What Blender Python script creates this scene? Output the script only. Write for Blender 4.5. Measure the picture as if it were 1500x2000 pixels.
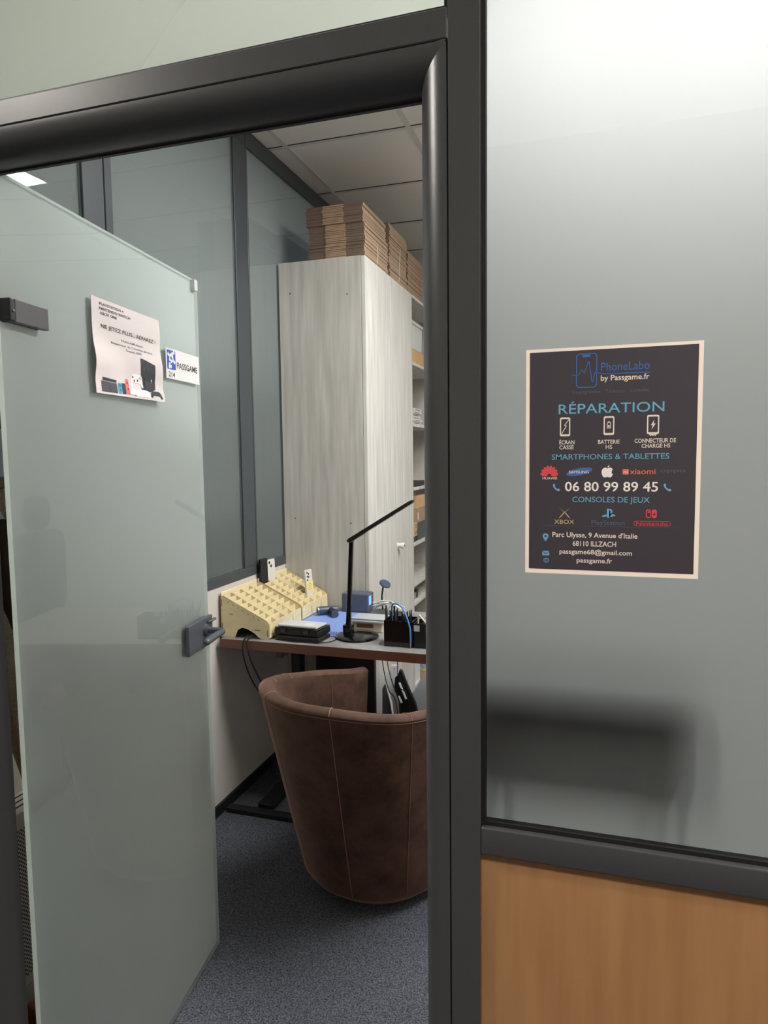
import bpy, bmesh, math, random
from mathutils import Matrix, Vector
random.seed(7)
PI = math.pi
SC = bpy.context.scene
COL = SC.collection
for o in list(bpy.data.objects):
    bpy.data.objects.remove(o)

# ------------------------------------------------------------------ camera
cam_d = bpy.data.cameras.new('camera')
cam = bpy.data.objects.new('camera', cam_d)
COL.objects.link(cam)
yaw, pit, rol = -0.304642, 0.0845687, 0.0124810
fwd = Vector((math.sin(yaw) * math.cos(pit), math.cos(yaw) * math.cos(pit), -math.sin(pit)))
right = Vector((math.cos(yaw), -math.sin(yaw), 0))
down = fwd.cross(right)
r2 = right * math.cos(rol) + down * math.sin(rol)
d2 = -right * math.sin(rol) + down * math.cos(rol)
m = Matrix.Identity(4)
for i in range(3):
    m[i][0] = r2[i]; m[i][1] = -d2[i]; m[i][2] = -fwd[i]
m.translation = Vector((0, -0.9383, 1.532))
cam.matrix_world = m
cam_d.sensor_fit = 'AUTO'
cam_d.sensor_width = 36.0
cam_d.lens = 1339.07 / 2000 * 36.0
cam_d.clip_start = 0.02
SC.camera = cam

# ------------------------------------------------------------------ world, exposure
w = bpy.data.worlds.new('world'); SC.world = w
w.use_nodes = True
bg = w.node_tree.nodes['Background']
bg.inputs[0].default_value = (0.55, 0.62, 0.66, 1)
bg.inputs[1].default_value = 0.4
SC.view_settings.view_transform = 'Standard'
SC.view_settings.look = 'None'
SC.view_settings.gamma = 1.0
SC.view_settings.use_curve_mapping = False
SC.view_settings.exposure = 1.0
SC.cycles.use_denoising = True
SC.cycles.max_bounces = 10
SC.cycles.transparent_max_bounces = 16
ROOM_LIGHT = 31.0       # ceiling luminaire in the workshop
CORRIDOR_LIGHT = 60.0    # ceiling luminaire in the corridor
NEXT_LIGHT = 1.2        # luminaire in the office behind the glass wall

# ------------------------------------------------------------------ materials
def lin(c):
    return tuple(((v / 255) / 12.92 if v / 255 <= 0.04045 else ((v / 255 + 0.055) / 1.055) ** 2.4) for v in c) + (1,)

def new_mat(name):
    mt = bpy.data.materials.new(name); mt.use_nodes = True
    nt = mt.node_tree
    return mt, nt, nt.nodes['Principled BSDF'], nt.nodes['Material Output']

def plain(name, col, rough=0.5, metal=0.0, spec=0.5, var=0.0, vscale=40, bump=0.0, bscale=200, coat=0.0, stretch=None, col2=None):
    mt, nt, p, out = new_mat(name)
    p.inputs['Roughness'].default_value = rough
    p.inputs['Metallic'].default_value = metal
    p.inputs['Specular IOR Level'].default_value = spec
    p.inputs['Coat Weight'].default_value = coat
    c = lin(col)
    tc = nt.nodes.new('ShaderNodeTexCoord')
    mp = nt.nodes.new('ShaderNodeMapping')
    nt.links.new(tc.outputs['Object'], mp.inputs[0])
    if stretch: mp.inputs['Scale'].default_value = stretch
    n = nt.nodes.new('ShaderNodeTexNoise'); n.inputs['Scale'].default_value = vscale
    n.inputs['Detail'].default_value = 5
    nt.links.new(mp.outputs[0], n.inputs['Vector'])
    r = nt.nodes.new('ShaderNodeValToRGB')
    if col2: ca, cb = lin(col2), c
    else:
        ca = tuple(v * (1 - var) for v in c[:3]) + (1,); cb = tuple(min(1, v * (1 + var)) for v in c[:3]) + (1,)
    r.color_ramp.elements[0].color = ca; r.color_ramp.elements[1].color = cb
    r.color_ramp.elements[0].position = 0.3; r.color_ramp.elements[1].position = 0.7
    nt.links.new(n.outputs['Fac'], r.inputs[0])
    nt.links.new(r.outputs[0], p.inputs['Base Color'])
    if bump:
        n2 = nt.nodes.new('ShaderNodeTexNoise'); n2.inputs['Scale'].default_value = bscale
        nt.links.new(mp.outputs[0], n2.inputs['Vector'])
        b = nt.nodes.new('ShaderNodeBump'); b.inputs['Strength'].default_value = bump; b.inputs['Distance'].default_value = 0.004
        nt.links.new(n2.outputs['Fac'], b.inputs['Height']); nt.links.new(b.outputs[0], p.inputs['Normal'])
    return mt

M = {}
M['frame'] = plain('anthracite_metal', (65, 65, 66), 0.32, 0.0, 0.5, 0.04, 300, 0.05, 900)
M['frame_inner'] = plain('anthracite_metal_inside', (68, 73, 76), 0.4, 0.0, 0.5, 0.04, 300)
M['gasket'] = plain('black_rubber', (16, 16, 17), 0.6)
M['frame_seal'] = plain('grey_glazing_bead', (48, 52, 54), 0.5)
M['white_wall'] = plain('off_white_laminate', (212, 205, 196), 0.6, var=0.03, vscale=12)
M['ceiling'] = plain('mineral_ceiling_tile', (232, 226, 218), 0.9, var=0.05, vscale=220, bump=0.15, bscale=400)
M['tbar'] = plain('white_ceiling_grid', (208, 204, 198), 0.5)
M['plaster'] = plain('pale_plaster', (205, 202, 196), 0.8, var=0.03, vscale=6)
M['corridor_wall'] = plain('warm_grey_corridor_wall', (122, 116, 110), 0.8, var=0.03, vscale=6)
M['beech'] = plain('beech_panel', (174, 130, 87), 0.42, var=0.0, vscale=5, stretch=(9, 9, 0.8), col2=(159, 115, 74))
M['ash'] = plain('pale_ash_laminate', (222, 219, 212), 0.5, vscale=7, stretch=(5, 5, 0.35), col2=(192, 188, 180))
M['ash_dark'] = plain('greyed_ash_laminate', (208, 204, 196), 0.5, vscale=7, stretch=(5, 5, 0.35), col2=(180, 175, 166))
M['shelf_inside'] = plain('shelf_board', (196, 190, 182), 0.6, var=0.03)
M['desk_top'] = plain('mottled_grey_desktop', (158, 156, 152), 0.4, vscale=14, col2=(112, 112, 112))
M['desk_edge'] = plain('brown_edge_band', (112, 74, 57), 0.45, var=0.05, vscale=8, stretch=(1, 1, 6))
M['black_metal'] = plain('black_powder_coat', (24, 24, 26), 0.5)
M['black_gloss'] = plain('glossy_black_plastic', (12, 12, 13), 0.12, coat=0.3)
M['black_matte'] = plain('matte_black_plastic', (22, 22, 24), 0.5)
M['dark_grey'] = plain('dark_grey_plastic', (62, 64, 68), 0.45)
M['hinge'] = plain('dark_hinge_metal', (84, 82, 84), 0.42, 0.2, var=0.05, vscale=200)
M['lock'] = plain('dark_lock_metal', (86, 90, 98), 0.38, 0.3, var=0.04, vscale=200)
M['chrome'] = plain('polished_metal', (190, 190, 186), 0.2, 1.0)
M['steel'] = plain('brushed_steel', (150, 150, 146), 0.35, 0.9)
M['plywood'] = plain('thin_birch_plywood', (240, 226, 184), 0.6, vscale=9, stretch=(1, 1, 8), col2=(226, 209, 164))
M['ply_edge'] = plain('burnt_plywood_edge', (120, 90, 52), 0.7)
M['carton'] = plain('kraft_cardboard', (166, 140, 116), 0.85, var=0.08, vscale=30)
M['carton_fold'] = plain('folded_cardboard', (178, 150, 124), 0.85, var=0.08, vscale=30)
M['carton_dark'] = plain('fluted_cardboard_edge', (128, 106, 90), 0.9, vscale=420, col2=(94, 78, 66))
M['paper'] = plain('white_paper', (216, 205, 202), 0.7, var=0.015, vscale=20)
M['sticker'] = plain('white_sticker', (226, 223, 219), 0.4)
M['print_black'] = plain('black_print', (26, 26, 30), 0.6)
M['print_grey'] = plain('grey_print', (92, 90, 96), 0.6)
M['sign_blue'] = plain('blue_print', (46, 88, 176), 0.5)
M['poster_dark'] = plain('charcoal_print', (58, 53, 61), 0.55, var=0.03, vscale=60)
M['poster_border'] = plain('cream_poster_paper', (250, 233, 217), 0.6, var=0.015)
for k, c in dict(blue=(78, 120, 150), cyan=(104, 172, 196), cream=(232, 220, 208), white=(240, 232, 224), dim=(96, 92, 100), dim2=(88, 100, 122),
                 orange=(226, 112, 88), red=(216, 72, 78), gold=(196, 178, 122), pblue=(110, 168, 210), sblue=(60, 104, 160)).items():
    M['ink_' + k] = plain(k + '_ink', c, 0.55)
M['joy_blue'] = plain('turquoise_print', (72, 150, 190), 0.6)
M['joy_red'] = plain('coral_print', (216, 108, 104), 0.6)
M['console_grey'] = plain('charcoal_picture_print', (70, 68, 74), 0.6)
M['console_black'] = plain('black_picture_print', (48, 48, 56), 0.6)
M['pad_white'] = plain('pale_picture_print', (238, 234, 232), 0.6)
M['mat_blue'] = plain('blue_silicone', (132, 158, 220), 0.55)
M['mat_line'] = plain('dark_blue_lines', (52, 66, 118), 0.6)
M['phone_black'] = plain('black_phone', (26, 27, 30), 0.22)
M['phone_white'] = plain('white_phone', (226, 222, 214), 0.25)
M['lens'] = plain('black_lens', (10, 10, 12), 0.08)
M['note'] = plain('yellow_sticky_note', (240, 222, 130), 0.8)
M['tool_blue'] = plain('slate_blue_plastic', (66, 78, 100), 0.4)
M['station'] = plain('blue_grey_plastic', (84, 90, 108), 0.45)
M['display'] = plain('blue_screen', (110, 168, 236), 0.3)
dn = M['display'].node_tree.nodes['Principled BSDF']; dn.inputs['Emission Color'].default_value = (0.12, 0.35, 0.9, 1); dn.inputs['Emission Strength'].default_value = 0.6
M['red_led'] = plain('red_button', (210, 84, 66), 0.4)
M['cable_white'] = plain('white_cable', (228, 224, 214), 0.5)
M['cable_black'] = plain('black_cable', (18, 18, 20), 0.5)
M['cable_blue'] = plain('blue_tube', (92, 140, 214), 0.35)
M['cream_box'] = plain('cream_plastic', (222, 208, 186), 0.5)
M['brown_box'] = plain('brown_insert', (128, 78, 58), 0.6)
M['green_board'] = plain('green_circuit', (92, 136, 62), 0.5)
M['knob'] = plain('off_white_knob', (226, 222, 214), 0.4)
M['radiator'] = plain('white_enamel', (222, 216, 208), 0.4)
M['fleece'] = plain('beige_fleece', (226, 208, 180), 1.0, spec=0.1, vscale=180, col2=(200, 182, 154), bump=1.0, bscale=330)
M['coat_dark'] = plain('dark_brown_suede', (84, 68, 56), 0.9, spec=0.1, var=0.1, vscale=60)
M['wood_brown'] = plain('brown_stained_wood', (128, 78, 52), 0.5, vscale=10, stretch=(6, 1, 6), col2=(92, 52, 34))
M['wood_floorbox'] = plain('orange_brown_wood', (172, 108, 58), 0.5, vscale=10, stretch=(6, 1, 6), col2=(140, 82, 40))
M['white_plastic'] = plain('white_plastic', (226, 226, 230), 0.4)
M['translucent_box'] = plain('milky_plastic_box', (206, 206, 204), 0.35)
M['picture_blue'] = plain('blue_picture', (60, 130, 200), 0.5, vscale=60, col2=(226, 214, 130))
M['grey_bag'] = plain('pale_grey_sleeve', (176, 180, 182), 0.5)
M['carton_light'] = plain('light_carton', (206, 168, 118), 0.8, var=0.06, vscale=30)

# chair fabric
mt, nt, p, out = new_mat('brown_microsuede')
tc = nt.nodes.new('ShaderNodeTexCoord')
n1 = nt.nodes.new('ShaderNodeTexNoise'); n1.inputs['Scale'].default_value = 9; n1.inputs['Detail'].default_value = 8; n1.inputs['Roughness'].default_value = 0.7
nt.links.new(tc.outputs['Object'], n1.inputs['Vector'])
r = nt.nodes.new('ShaderNodeValToRGB')
r.color_ramp.elements[0].position = 0.3; r.color_ramp.elements[0].color = lin((44, 30, 24))
r.color_ramp.elements[1].position = 0.72; r.color_ramp.elements[1].color = lin((100, 71, 58))
nt.links.new(n1.outputs['Fac'], r.inputs[0]); nt.links.new(r.outputs[0], p.inputs['Base Color'])
p.inputs['Roughness'].default_value = 0.75; p.inputs['Specular IOR Level'].default_value = 0.25
p.inputs['Sheen Weight'].default_value = 0.5; p.inputs['Sheen Roughness'].default_value = 0.4; p.inputs['Sheen Tint'].default_value = lin((226, 188, 168))
n2 = nt.nodes.new('ShaderNodeTexNoise'); n2.inputs['Scale'].default_value = 60
nt.links.new(tc.outputs['Object'], n2.inputs['Vector'])
b = nt.nodes.new('ShaderNodeBump'); b.inputs['Strength'].default_value = 0.15; b.inputs['Distance'].default_value = 0.004
nt.links.new(n2.outputs['Fac'], b.inputs['Height']); nt.links.new(b.outputs[0], p.inputs['Normal'])
M['suede'] = mt
M['thread'] = plain('tan_thread', (150, 116, 96), 0.8)

# carpet
mt, nt, p, out = new_mat('dark_blue_loop_carpet')
tc = nt.nodes.new('ShaderNodeTexCoord')
n1 = nt.nodes.new('ShaderNodeTexNoise'); n1.inputs['Scale'].default_value = 210; n1.inputs['Detail'].default_value = 4; n1.inputs['Roughness'].default_value = 0.8
nt.links.new(tc.outputs['Object'], n1.inputs['Vector'])
r = nt.nodes.new('ShaderNodeValToRGB')
r.color_ramp.elements[0].position = 0.36; r.color_ramp.elements[0].color = lin((32, 35, 42))
r.color_ramp.elements[1].position = 0.66; r.color_ramp.elements[1].color = lin((126, 129, 138))
nt.links.new(n1.outputs['Fac'], r.inputs[0]); nt.links.new(r.outputs[0], p.inputs['Base Color'])
p.inputs['Roughness'].default_value = 1.0; p.inputs['Specular IOR Level'].default_value = 0.05
b = nt.nodes.new('ShaderNodeBump'); b.inputs['Strength'].default_value = 0.9; b.inputs['Distance'].default_value = 0.004
nt.links.new(n1.outputs['Fac'], b.inputs['Height']); nt.links.new(b.outputs[0], p.inputs['Normal'])
M['carpet'] = mt

# perforated grille
mt, nt, p, out = new_mat('perforated_white_steel')
tc = nt.nodes.new('ShaderNodeTexCoord')
v = nt.nodes.new('ShaderNodeTexVoronoi'); v.inputs['Scale'].default_value = 1.0; v.inputs['Randomness'].default_value = 0.0
mp = nt.nodes.new('ShaderNodeMapping'); mp.inputs['Scale'].default_value = (0.001, 125, 125); mp.inputs['Rotation'].default_value = (PI / 4, 0, 0)
nt.links.new(tc.outputs['Object'], mp.inputs[0]); nt.links.new(mp.outputs[0], v.inputs['Vector'])
r = nt.nodes.new('ShaderNodeValToRGB')
r.color_ramp.elements[0].position = 0.30; r.color_ramp.elements[0].color = lin((30, 28, 26))
r.color_ramp.elements[1].position = 0.36; r.color_ramp.elements[1].color = lin((206, 198, 190))
nt.links.new(v.outputs['Distance'], r.inputs[0]); nt.links.new(r.outputs[0], p.inputs['Base Color'])
p.inputs['Roughness'].default_value = 0.5
M['perforated'] = mt

def emit(name, col, s):
    mt, nt, p, out = new_mat(name)
    e = nt.nodes.new('ShaderNodeEmission'); e.inputs[0].default_value = col; e.inputs[1].default_value = s
    nt.links.new(e.outputs[0], out.inputs[0]); nt.nodes.remove(p)
    return mt
M['lamp_room'] = emit('room_luminaire', (0.99, 1.0, 0.985, 1), ROOM_LIGHT)
M['lamp_corridor'] = emit('corridor_luminaire', (1.0, 0.95, 0.87, 1), CORRIDOR_LIGHT)
M['lamp_next'] = emit('next_room_luminaire', (1.0, 0.97, 0.92, 1), NEXT_LIGHT)

def frosted(name, tint, rough, f_diff, f_refr, diff_col, tint2=None):
    """acid-etched face: rough see-through + translucent glow + a little white haze"""
    mt, nt, p, out = new_mat(name)
    nt.nodes.remove(p)
    N = nt.nodes.new; Lk = nt.links.new
    rf = N('ShaderNodeBsdfRefraction'); rf.distribution = 'BECKMANN'; rf.inputs['Color'].default_value = tint2 or tint; rf.inputs['Roughness'].default_value = rough; rf.inputs['IOR'].default_value = 1.45
    tr = N('ShaderNodeBsdfTranslucent'); tr.inputs['Color'].default_value = tint
    df = N('ShaderNodeBsdfDiffuse'); df.inputs['Color'].default_value = diff_col
    m1 = N('ShaderNodeMixShader'); m1.inputs[0].default_value = f_refr
    Lk(tr.outputs[0], m1.inputs[1]); Lk(rf.outputs[0], m1.inputs[2])
    m2 = N('ShaderNodeMixShader'); m2.inputs[0].default_value = f_diff
    Lk(m1.outputs[0], m2.inputs[1]); Lk(df.outputs[0], m2.inputs[2])
    Lk(m2.outputs[0], out.inputs[0])
    return mt

def clear_face(name, tint, ior=1.5, rough=0.0):
    """smooth face of the pane: passes light straight, mirrors a little"""
    mt, nt, p, out = new_mat(name)
    nt.nodes.remove(p)
    N = nt.nodes.new; Lk = nt.links.new
    t = N('ShaderNodeBsdfTransparent'); t.inputs[0].default_value = tint
    g = N('ShaderNodeBsdfGlossy'); g.inputs['Roughness'].default_value = rough; g.inputs['Color'].default_value = (1, 1, 1, 1)
    fr = N('ShaderNodeFresnel'); fr.inputs[0].default_value = ior
    mx = N('ShaderNodeMixShader')
    Lk(fr.outputs[0], mx.inputs[0]); Lk(t.outputs[0], mx.inputs[1]); Lk(g.outputs[0], mx.inputs[2])
    Lk(mx.outputs[0], out.inputs[0])
    return mt
M['clear'] = clear_face('smooth_glass_face', (0.97, 0.985, 0.975, 1))
M['frost_pane'] = frosted('frosted_pane', (0.40, 0.405, 0.395, 1), 0.85, 0.03, 0.5, lin((200, 206, 200)), (0.24, 0.24, 0.234, 1))
M['frost_transom'] = frosted('frosted_transom', (0.76, 0.79, 0.70, 1), 0.8, 0.26, 0.3, lin((202, 204, 182)))
M['frost_door'] = frosted('frosted_door_glass', (0.84, 0.90, 0.88, 1), 0.6, 0.88, 0.3, lin((232, 238, 236)))
M['frost_wall'] = frosted('tinted_frosted_glass', (0.55, 0.59, 0.58, 1), 0.6, 0.55, 0.2, lin((164, 170, 168)))
M['glass_edge'] = plain('pale_green_glass_edge', (230, 242, 236), 0.15, var=0.02)
_nt = M['glass_edge'].node_tree; _t = _nt.nodes.new('ShaderNodeBsdfTranslucent'); _t.inputs[0].default_value = lin((238, 248, 243)); _mx = _nt.nodes.new('ShaderNodeMixShader'); _mx.inputs[0].default_value = 0.6
_nt.links.new(_nt.nodes['Principled BSDF'].outputs[0], _mx.inputs[1]); _nt.links.new(_t.outputs[0], _mx.inputs[2]); _nt.links.new(_mx.outputs[0], _nt.nodes['Material Output'].inputs[0])

# ------------------------------------------------------------------ builders
WM = {}
def empty(name, loc, label=None, cat=None, group=None, kind=None, rotz=0.0, M4=None):
    o = bpy.data.objects.new(name, None); COL.objects.link(o)
    o.empty_display_size = 0.05
    mw = M4 if M4 is not None else Matrix.Translation(Vector(loc)) @ Matrix.Rotation(rotz, 4, 'Z')
    o.matrix_world = mw
    WM[o] = mw
    tag(o, label, cat, group, kind)
    return o

def tag(o, label=None, cat=None, group=None, kind=None):
    if label: o['label'] = label
    if cat: o['category'] = cat
    if group: o['group'] = group
    if kind: o['kind'] = kind
    return o

class B:
    def __init__(s): s.bm = bmesh.new()
    def face(s, vs, mi=0):
        try:
            f = s.bm.faces.new(vs); f.material_index = mi; return f
        except ValueError: return None
    def hexa(s, P, mi=0, mats6=None):
        v = [s.bm.verts.new(p) for p in P]
        fs = [(0, 3, 2, 1), (4, 5, 6, 7), (0, 1, 5, 4), (1, 2, 6, 5), (2, 3, 7, 6), (3, 0, 4, 7)]
        for k, f in enumerate(fs):
            s.face([v[i] for i in f], mats6[k] if mats6 else mi)
        return s
    def box(s, a, b, mi=0, T=None, mats6=None):
        """mats6 order: bottom, top, front(-y), right(+x), back(+y), left(-x)"""
        x0, y0, z0 = a; x1, y1, z1 = b
        P = [Vector(q) for q in ((x0, y0, z0), (x1, y0, z0), (x1, y1, z0), (x0, y1, z0), (x0, y0, z1), (x1, y0, z1), (x1, y1, z1), (x0, y1, z1))]
        if T is not None: P = [T @ q for q in P]
        return s.hexa(P, mi, mats6)
    def prism(s, pts, d0, d1, axis='Y', mi=0, T=None, side_mi=None):
        """pts 2-D polygon; axis = extrusion axis; pts are (x,z) for Y, (y,z) for X, (x,y) for Z"""
        def P(u, v, d):
            q = Vector((u, d, v)) if axis == 'Y' else (Vector((d, u, v)) if axis == 'X' else Vector((u, v, d)))
            return T @ q if T is not None else q
        a = [s.bm.verts.new(P(u, v, d0)) for u, v in pts]; b = [s.bm.verts.new(P(u, v, d1)) for u, v in pts]
        s.face(a, mi); s.face(b[::-1], mi)
        n = len(pts)
        for i in range(n):
            s.face([a[i], b[i], b[(i + 1) % n], a[(i + 1) % n]], mi if side_mi is None else side_mi)
        return s
    def cyl(s, p0, p1, r0, r1=None, seg=20, mi=0, cap=True):
        p0 = Vector(p0); p1 = Vector(p1); r1 = r0 if r1 is None else r1
        d = (p1 - p0).normalized()
        u = d.orthogonal().normalized(); v = d.cross(u)
        A, Bv = [], []
        for i in range(seg):
            t = 2 * PI * i / seg; q = u * math.cos(t) + v * math.sin(t)
            A.append(s.bm.verts.new(p0 + q * r0)); Bv.append(s.bm.verts.new(p1 + q * r1))
        for i in range(seg):
            j = (i + 1) % seg; s.face([A[i], A[j], Bv[j], Bv[i]], mi)
        if cap: s.face(A[::-1], mi); s.face(Bv, mi)
        return s
    def tube(s, pts, r, seg=8, mi=0, closed=False):
        pts = [Vector(p) for p in pts]; n = len(pts)
        rings = []; u = None
        for i, p in enumerate(pts):
            if closed: d = (pts[(i + 1) % n] - pts[i - 1]).normalized()
            else: d = (pts[min(i + 1, n - 1)] - pts[max(i - 1, 0)]).normalized()
            if u is None: u = d.orthogonal().normalized()
            else:
                u = (u - d * u.dot(d)); u = u.normalized() if u.length > 1e-6 else d.orthogonal().normalized()
            v = d.cross(u)
            rr = r[i] if isinstance(r, (list, tuple)) else r
            rings.append([s.bm.verts.new(p + (u * math.cos(2 * PI * k / seg) + v * math.sin(2 * PI * k / seg)) * rr) for k in range(seg)])
        for i in range(n if closed else n - 1):
            a, b = rings[i], rings[(i + 1) % n]
            for k in range(seg):
                s.face([a[k], a[(k + 1) % seg], b[(k + 1) % seg], b[k]], mi)
        if not closed: s.face(rings[0][::-1], mi); s.face(rings[-1], mi)
        return s
    def lathe(s, prof, c, seg=40, mi=0, T=None):
        """prof list of (r,z); c = (x,y)"""
        rings = []
        for r, z in prof:
            if r < 1e-5:
                q = Vector((c[0], c[1], z)); rings.append([s.bm.verts.new(T @ q if T is not None else q)])
            else:
                row = []
                for k in range(seg):
                    q = Vector((c[0] + r * math.cos(2 * PI * k / seg), c[1] + r * math.sin(2 * PI * k / seg), z))
                    row.append(s.bm.verts.new(T @ q if T is not None else q))
                rings.append(row)
        for a, b in zip(rings, rings[1:]):
            for k in range(seg):
                k2 = (k + 1) % seg
                if len(a) == 1: s.face([a[0], b[k2], b[k]], mi)
                elif len(b) == 1: s.face([a[k], a[k2], b[0]], mi)
                else: s.face([a[k], a[k2], b[k2], b[k]], mi)
        return s
    def done(s, name, mats, parent=None, smooth=False, bevel=0.0, bseg=2, fn=None, fixn=True):
        bm = s.bm
        if fixn: bmesh.ops.recalc_face_normals(bm, faces=bm.faces)
        if bevel:
            es = [e for e in bm.edges if len(e.link_faces) == 2 and e.calc_face_angle(0) > 0.6]
            bmesh.ops.bevel(bm, geom=es, offset=bevel, segments=bseg, affect='EDGES', profile=0.5, clamp_overlap=True)
        if fn:
            for v in bm.verts: v.co = fn(v.co)
        return link(name, bm, mats, parent, smooth)

def link(name, bm, mats, parent=None, smooth=False):
    if not isinstance(mats, (list, tuple)): mats = [mats]
    if parent is not None:
        mw = WM[parent]
        bm.transform(mw.inverted())
    else:
        xs = [v.co.x for v in bm.verts]; ys = [v.co.y for v in bm.verts]; zs = [v.co.z for v in bm.verts]
        mw = Matrix.Translation(Vector(((min(xs) + max(xs)) / 2, (min(ys) + max(ys)) / 2, min(zs))))
        bm.transform(mw.inverted())
    me = bpy.data.meshes.new(name); bm.to_mesh(me); bm.free()
    for q in mats: me.materials.append(M[q])
    if smooth:
        for pl in me.polygons: pl.use_smooth = True
        try: me.set_sharp_from_angle(angle=math.radians(38))
        except Exception: pass
    o = bpy.data.objects.new(name, me); COL.objects.link(o)
    if parent is not None: o.parent = parent
    else: o.matrix_world = mw
    WM[o] = mw
    return o

def struct(o, label=None, cat=None):
    return tag(o, label, cat, kind='structure')

def bez(p0, p1, p2, p3, n=14):
    p0, p1, p2, p3 = map(Vector, (p0, p1, p2, p3)); o = []
    for i in range(n + 1):
        t = i / n; o.append(p0 * (1 - t) ** 3 + p1 * 3 * t * (1 - t) ** 2 + p2 * 3 * t * t * (1 - t) + p3 * t ** 3)
    return o

def spline(pts, n=8):
    pts = [Vector(p) for p in pts]; o = []
    for i in range(len(pts) - 1):
        a = pts[max(i - 1, 0)]; b = pts[i]; c = pts[i + 1]; d = pts[min(i + 2, len(pts) - 1)]
        for k in range(n):
            t = k / n
            o.append(0.5 * ((2 * b) + (c - a) * t + (2 * a - 5 * b + 4 * c - d) * t * t + (3 * b - a - 3 * c + d) * t ** 3))
    o.append(pts[-1]); return o

def text_bm(s, bold=0.0):
    cu = bpy.data.curves.new('lettering', 'FONT'); cu.body = s; cu.offset = bold; cu.size = 1.0; cu.extrude = 0.0; cu.resolution_u = 3
    ob = bpy.data.objects.new('lettering', cu); COL.objects.link(ob)
    bpy.context.view_layer.update()
    dg = bpy.context.evaluated_depsgraph_get()
    me = bpy.data.meshes.new_from_object(ob.evaluated_get(dg))
    bm = bmesh.new(); bm.from_mesh(me)
    bpy.data.objects.remove(ob); bpy.data.curves.remove(cu); bpy.data.meshes.remove(me)
    return bm

def put_text(dst, s, x0, x1, base, caph, place, bold=0.0, nmax=0.0):
    """letters fitted between x0 and x1 on a base line; place(u,v) -> world point"""
    bm = text_bm(s, bold)
    xs = [v.co.x for v in bm.verts]; lo, hi = min(xs), max(xs)
    ys = [v.co.y for v in bm.verts]
    cap = 0.70
    if nmax:
        for k in range(3): bmesh.ops.subdivide_edges(bm, edges=[e for e in bm.edges if e.calc_length() > 0.25], cuts=1)
    vm = {}
    for v in bm.verts:
        u = x0 + (v.co.x - lo) / (hi - lo) * (x1 - x0); y = base + v.co.y / cap * caph
        vm[v] = dst.bm.verts.new(place(u, y))
    for f in bm.faces: dst.face([vm[v] for v in f.verts])
    bm.free()

# ------------------------------------------------------------------ room shell
CZ = 2.997; XW = -1.54; XR = 2.0; YB = 4.06
FY, BY = -0.012, 0.09
struct(B().box((-4.5, -2.6, -0.12), (4.0, 4.6, 0.0)).done('floor', 'carpet'), 'dark blue grey loop carpet floor of the office and corridor', 'floor')
ceil = struct(B().box((-4.5, -2.6, CZ), (4.0, 4.6, CZ + 0.1)).done('ceiling', 'ceiling'), 'suspended ceiling of pale mineral tiles', 'ceiling')
g = B()
for x in (-1.445, -0.84, -0.235, 0.37, 0.975, 1.58):
    g.box((x - 0.012, 0.1, CZ - 0.004), (x + 0.012, YB, CZ + 0.004))
for y in (0.345, 0.955, 1.565, 2.175, 2.79, 3.40, 4.0):
    g.box((XW, y - 0.012, CZ - 0.0035), (XR, y + 0.012, CZ + 0.004))
    g.box((XW, y - 0.0132, CZ - 0.0040), (XR, y - 0.0117, CZ + 0.002), 1)
g.done('grid_bars', ['tbar', 'dark_grey'], ceil)
struct(B().box((-4.0, YB, 0), (XR + 0.1, YB + 0.1, CZ)).done('wall_back', 'plaster'), 'pale rear wall behind the shelf unit', 'wall')
struct(B().box((XR, 0.1, 0), (XR + 0.1, YB, CZ)).done('wall_right', 'plaster'), 'pale side wall on the far side of the office', 'wall')
struct(B().box((-4.5, -2.6, 0), (4.0, -2.5, CZ)).done('wall_corridor', 'corridor_wall'), 'pale corridor wall facing the office partition', 'wall')
struct(B().box((XW - 0.07, BY, 0), (XW, YB, 0.975)).done('wall_left', 'white_wall'), 'off-white parapet below the dark glazed side partition', 'wall')
struct(B().box((XW, BY + .01, 0), (XW + 0.012, YB - 0.001, 0.045)).done('baseboard_left', 'black_metal'), 'black skirting along the foot of the off-white parapet', 'baseboard')

struct(B().box((-4.6, -2.6, 0), (-4.5, BY, CZ)).done('wall_corridor', 'corridor_wall'), 'unseen corridor end on the hinge side, added to shut out world light', 'wall')  # end wall added so world light stays out of the corridor
struct(B().box((4.0, -2.6, 0), (4.1, BY, CZ)).done('wall_corridor', 'corridor_wall'), 'unseen corridor end beyond the frosted bay, added to shut out world light', 'wall')  # opposite end, likewise added to block world light

def wall_window(name, y0, y1, fl, fr, label):
    e = struct(empty(name, (XW, (y0 + y1) / 2, 0.975)), label, 'window')
    f = B()
    x0, x1 = XW - 0.07, XW + 0.004
    f.box((x0, y0, 0.975), (x1, y1, 1.018)); f.box((x0, y0, CZ - 0.08), (x1, y1, CZ))
    f.box((x0, y0, 1.018), (x1, y0 + fl, CZ - 0.08)); f.box((x0, y1 - fr, 1.018), (x1, y1, CZ - 0.08))
    f.done('frame', 'frame_inner', e, bevel=0.002, bseg=1)
    pb = B(); pb.box((XW - 0.012, y0 + fl + 0.0005, 1.0185), (XW - 0.004, y1 - fr - 0.0005, CZ - 0.0805), mats6=[2, 2, 2, 0, 2, 1])
    pb.done('pane', ['clear', 'frost_wall', 'glass_edge'], e)
wall_window('window_1', BY + 0.01, 0.980, 0.05, 0.098, 'tinted glass bay of the side partition behind the opened door')
wall_window('window_2', 0.984, 1.936, 0.036, 0.11, 'tinted glass bay of the side partition right of the opened door')
wall_window('window_3', 1.941, YB - 0.01, 0.010, 0.05, 'tinted glass bay of the side partition running behind the tall cupboard')

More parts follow.
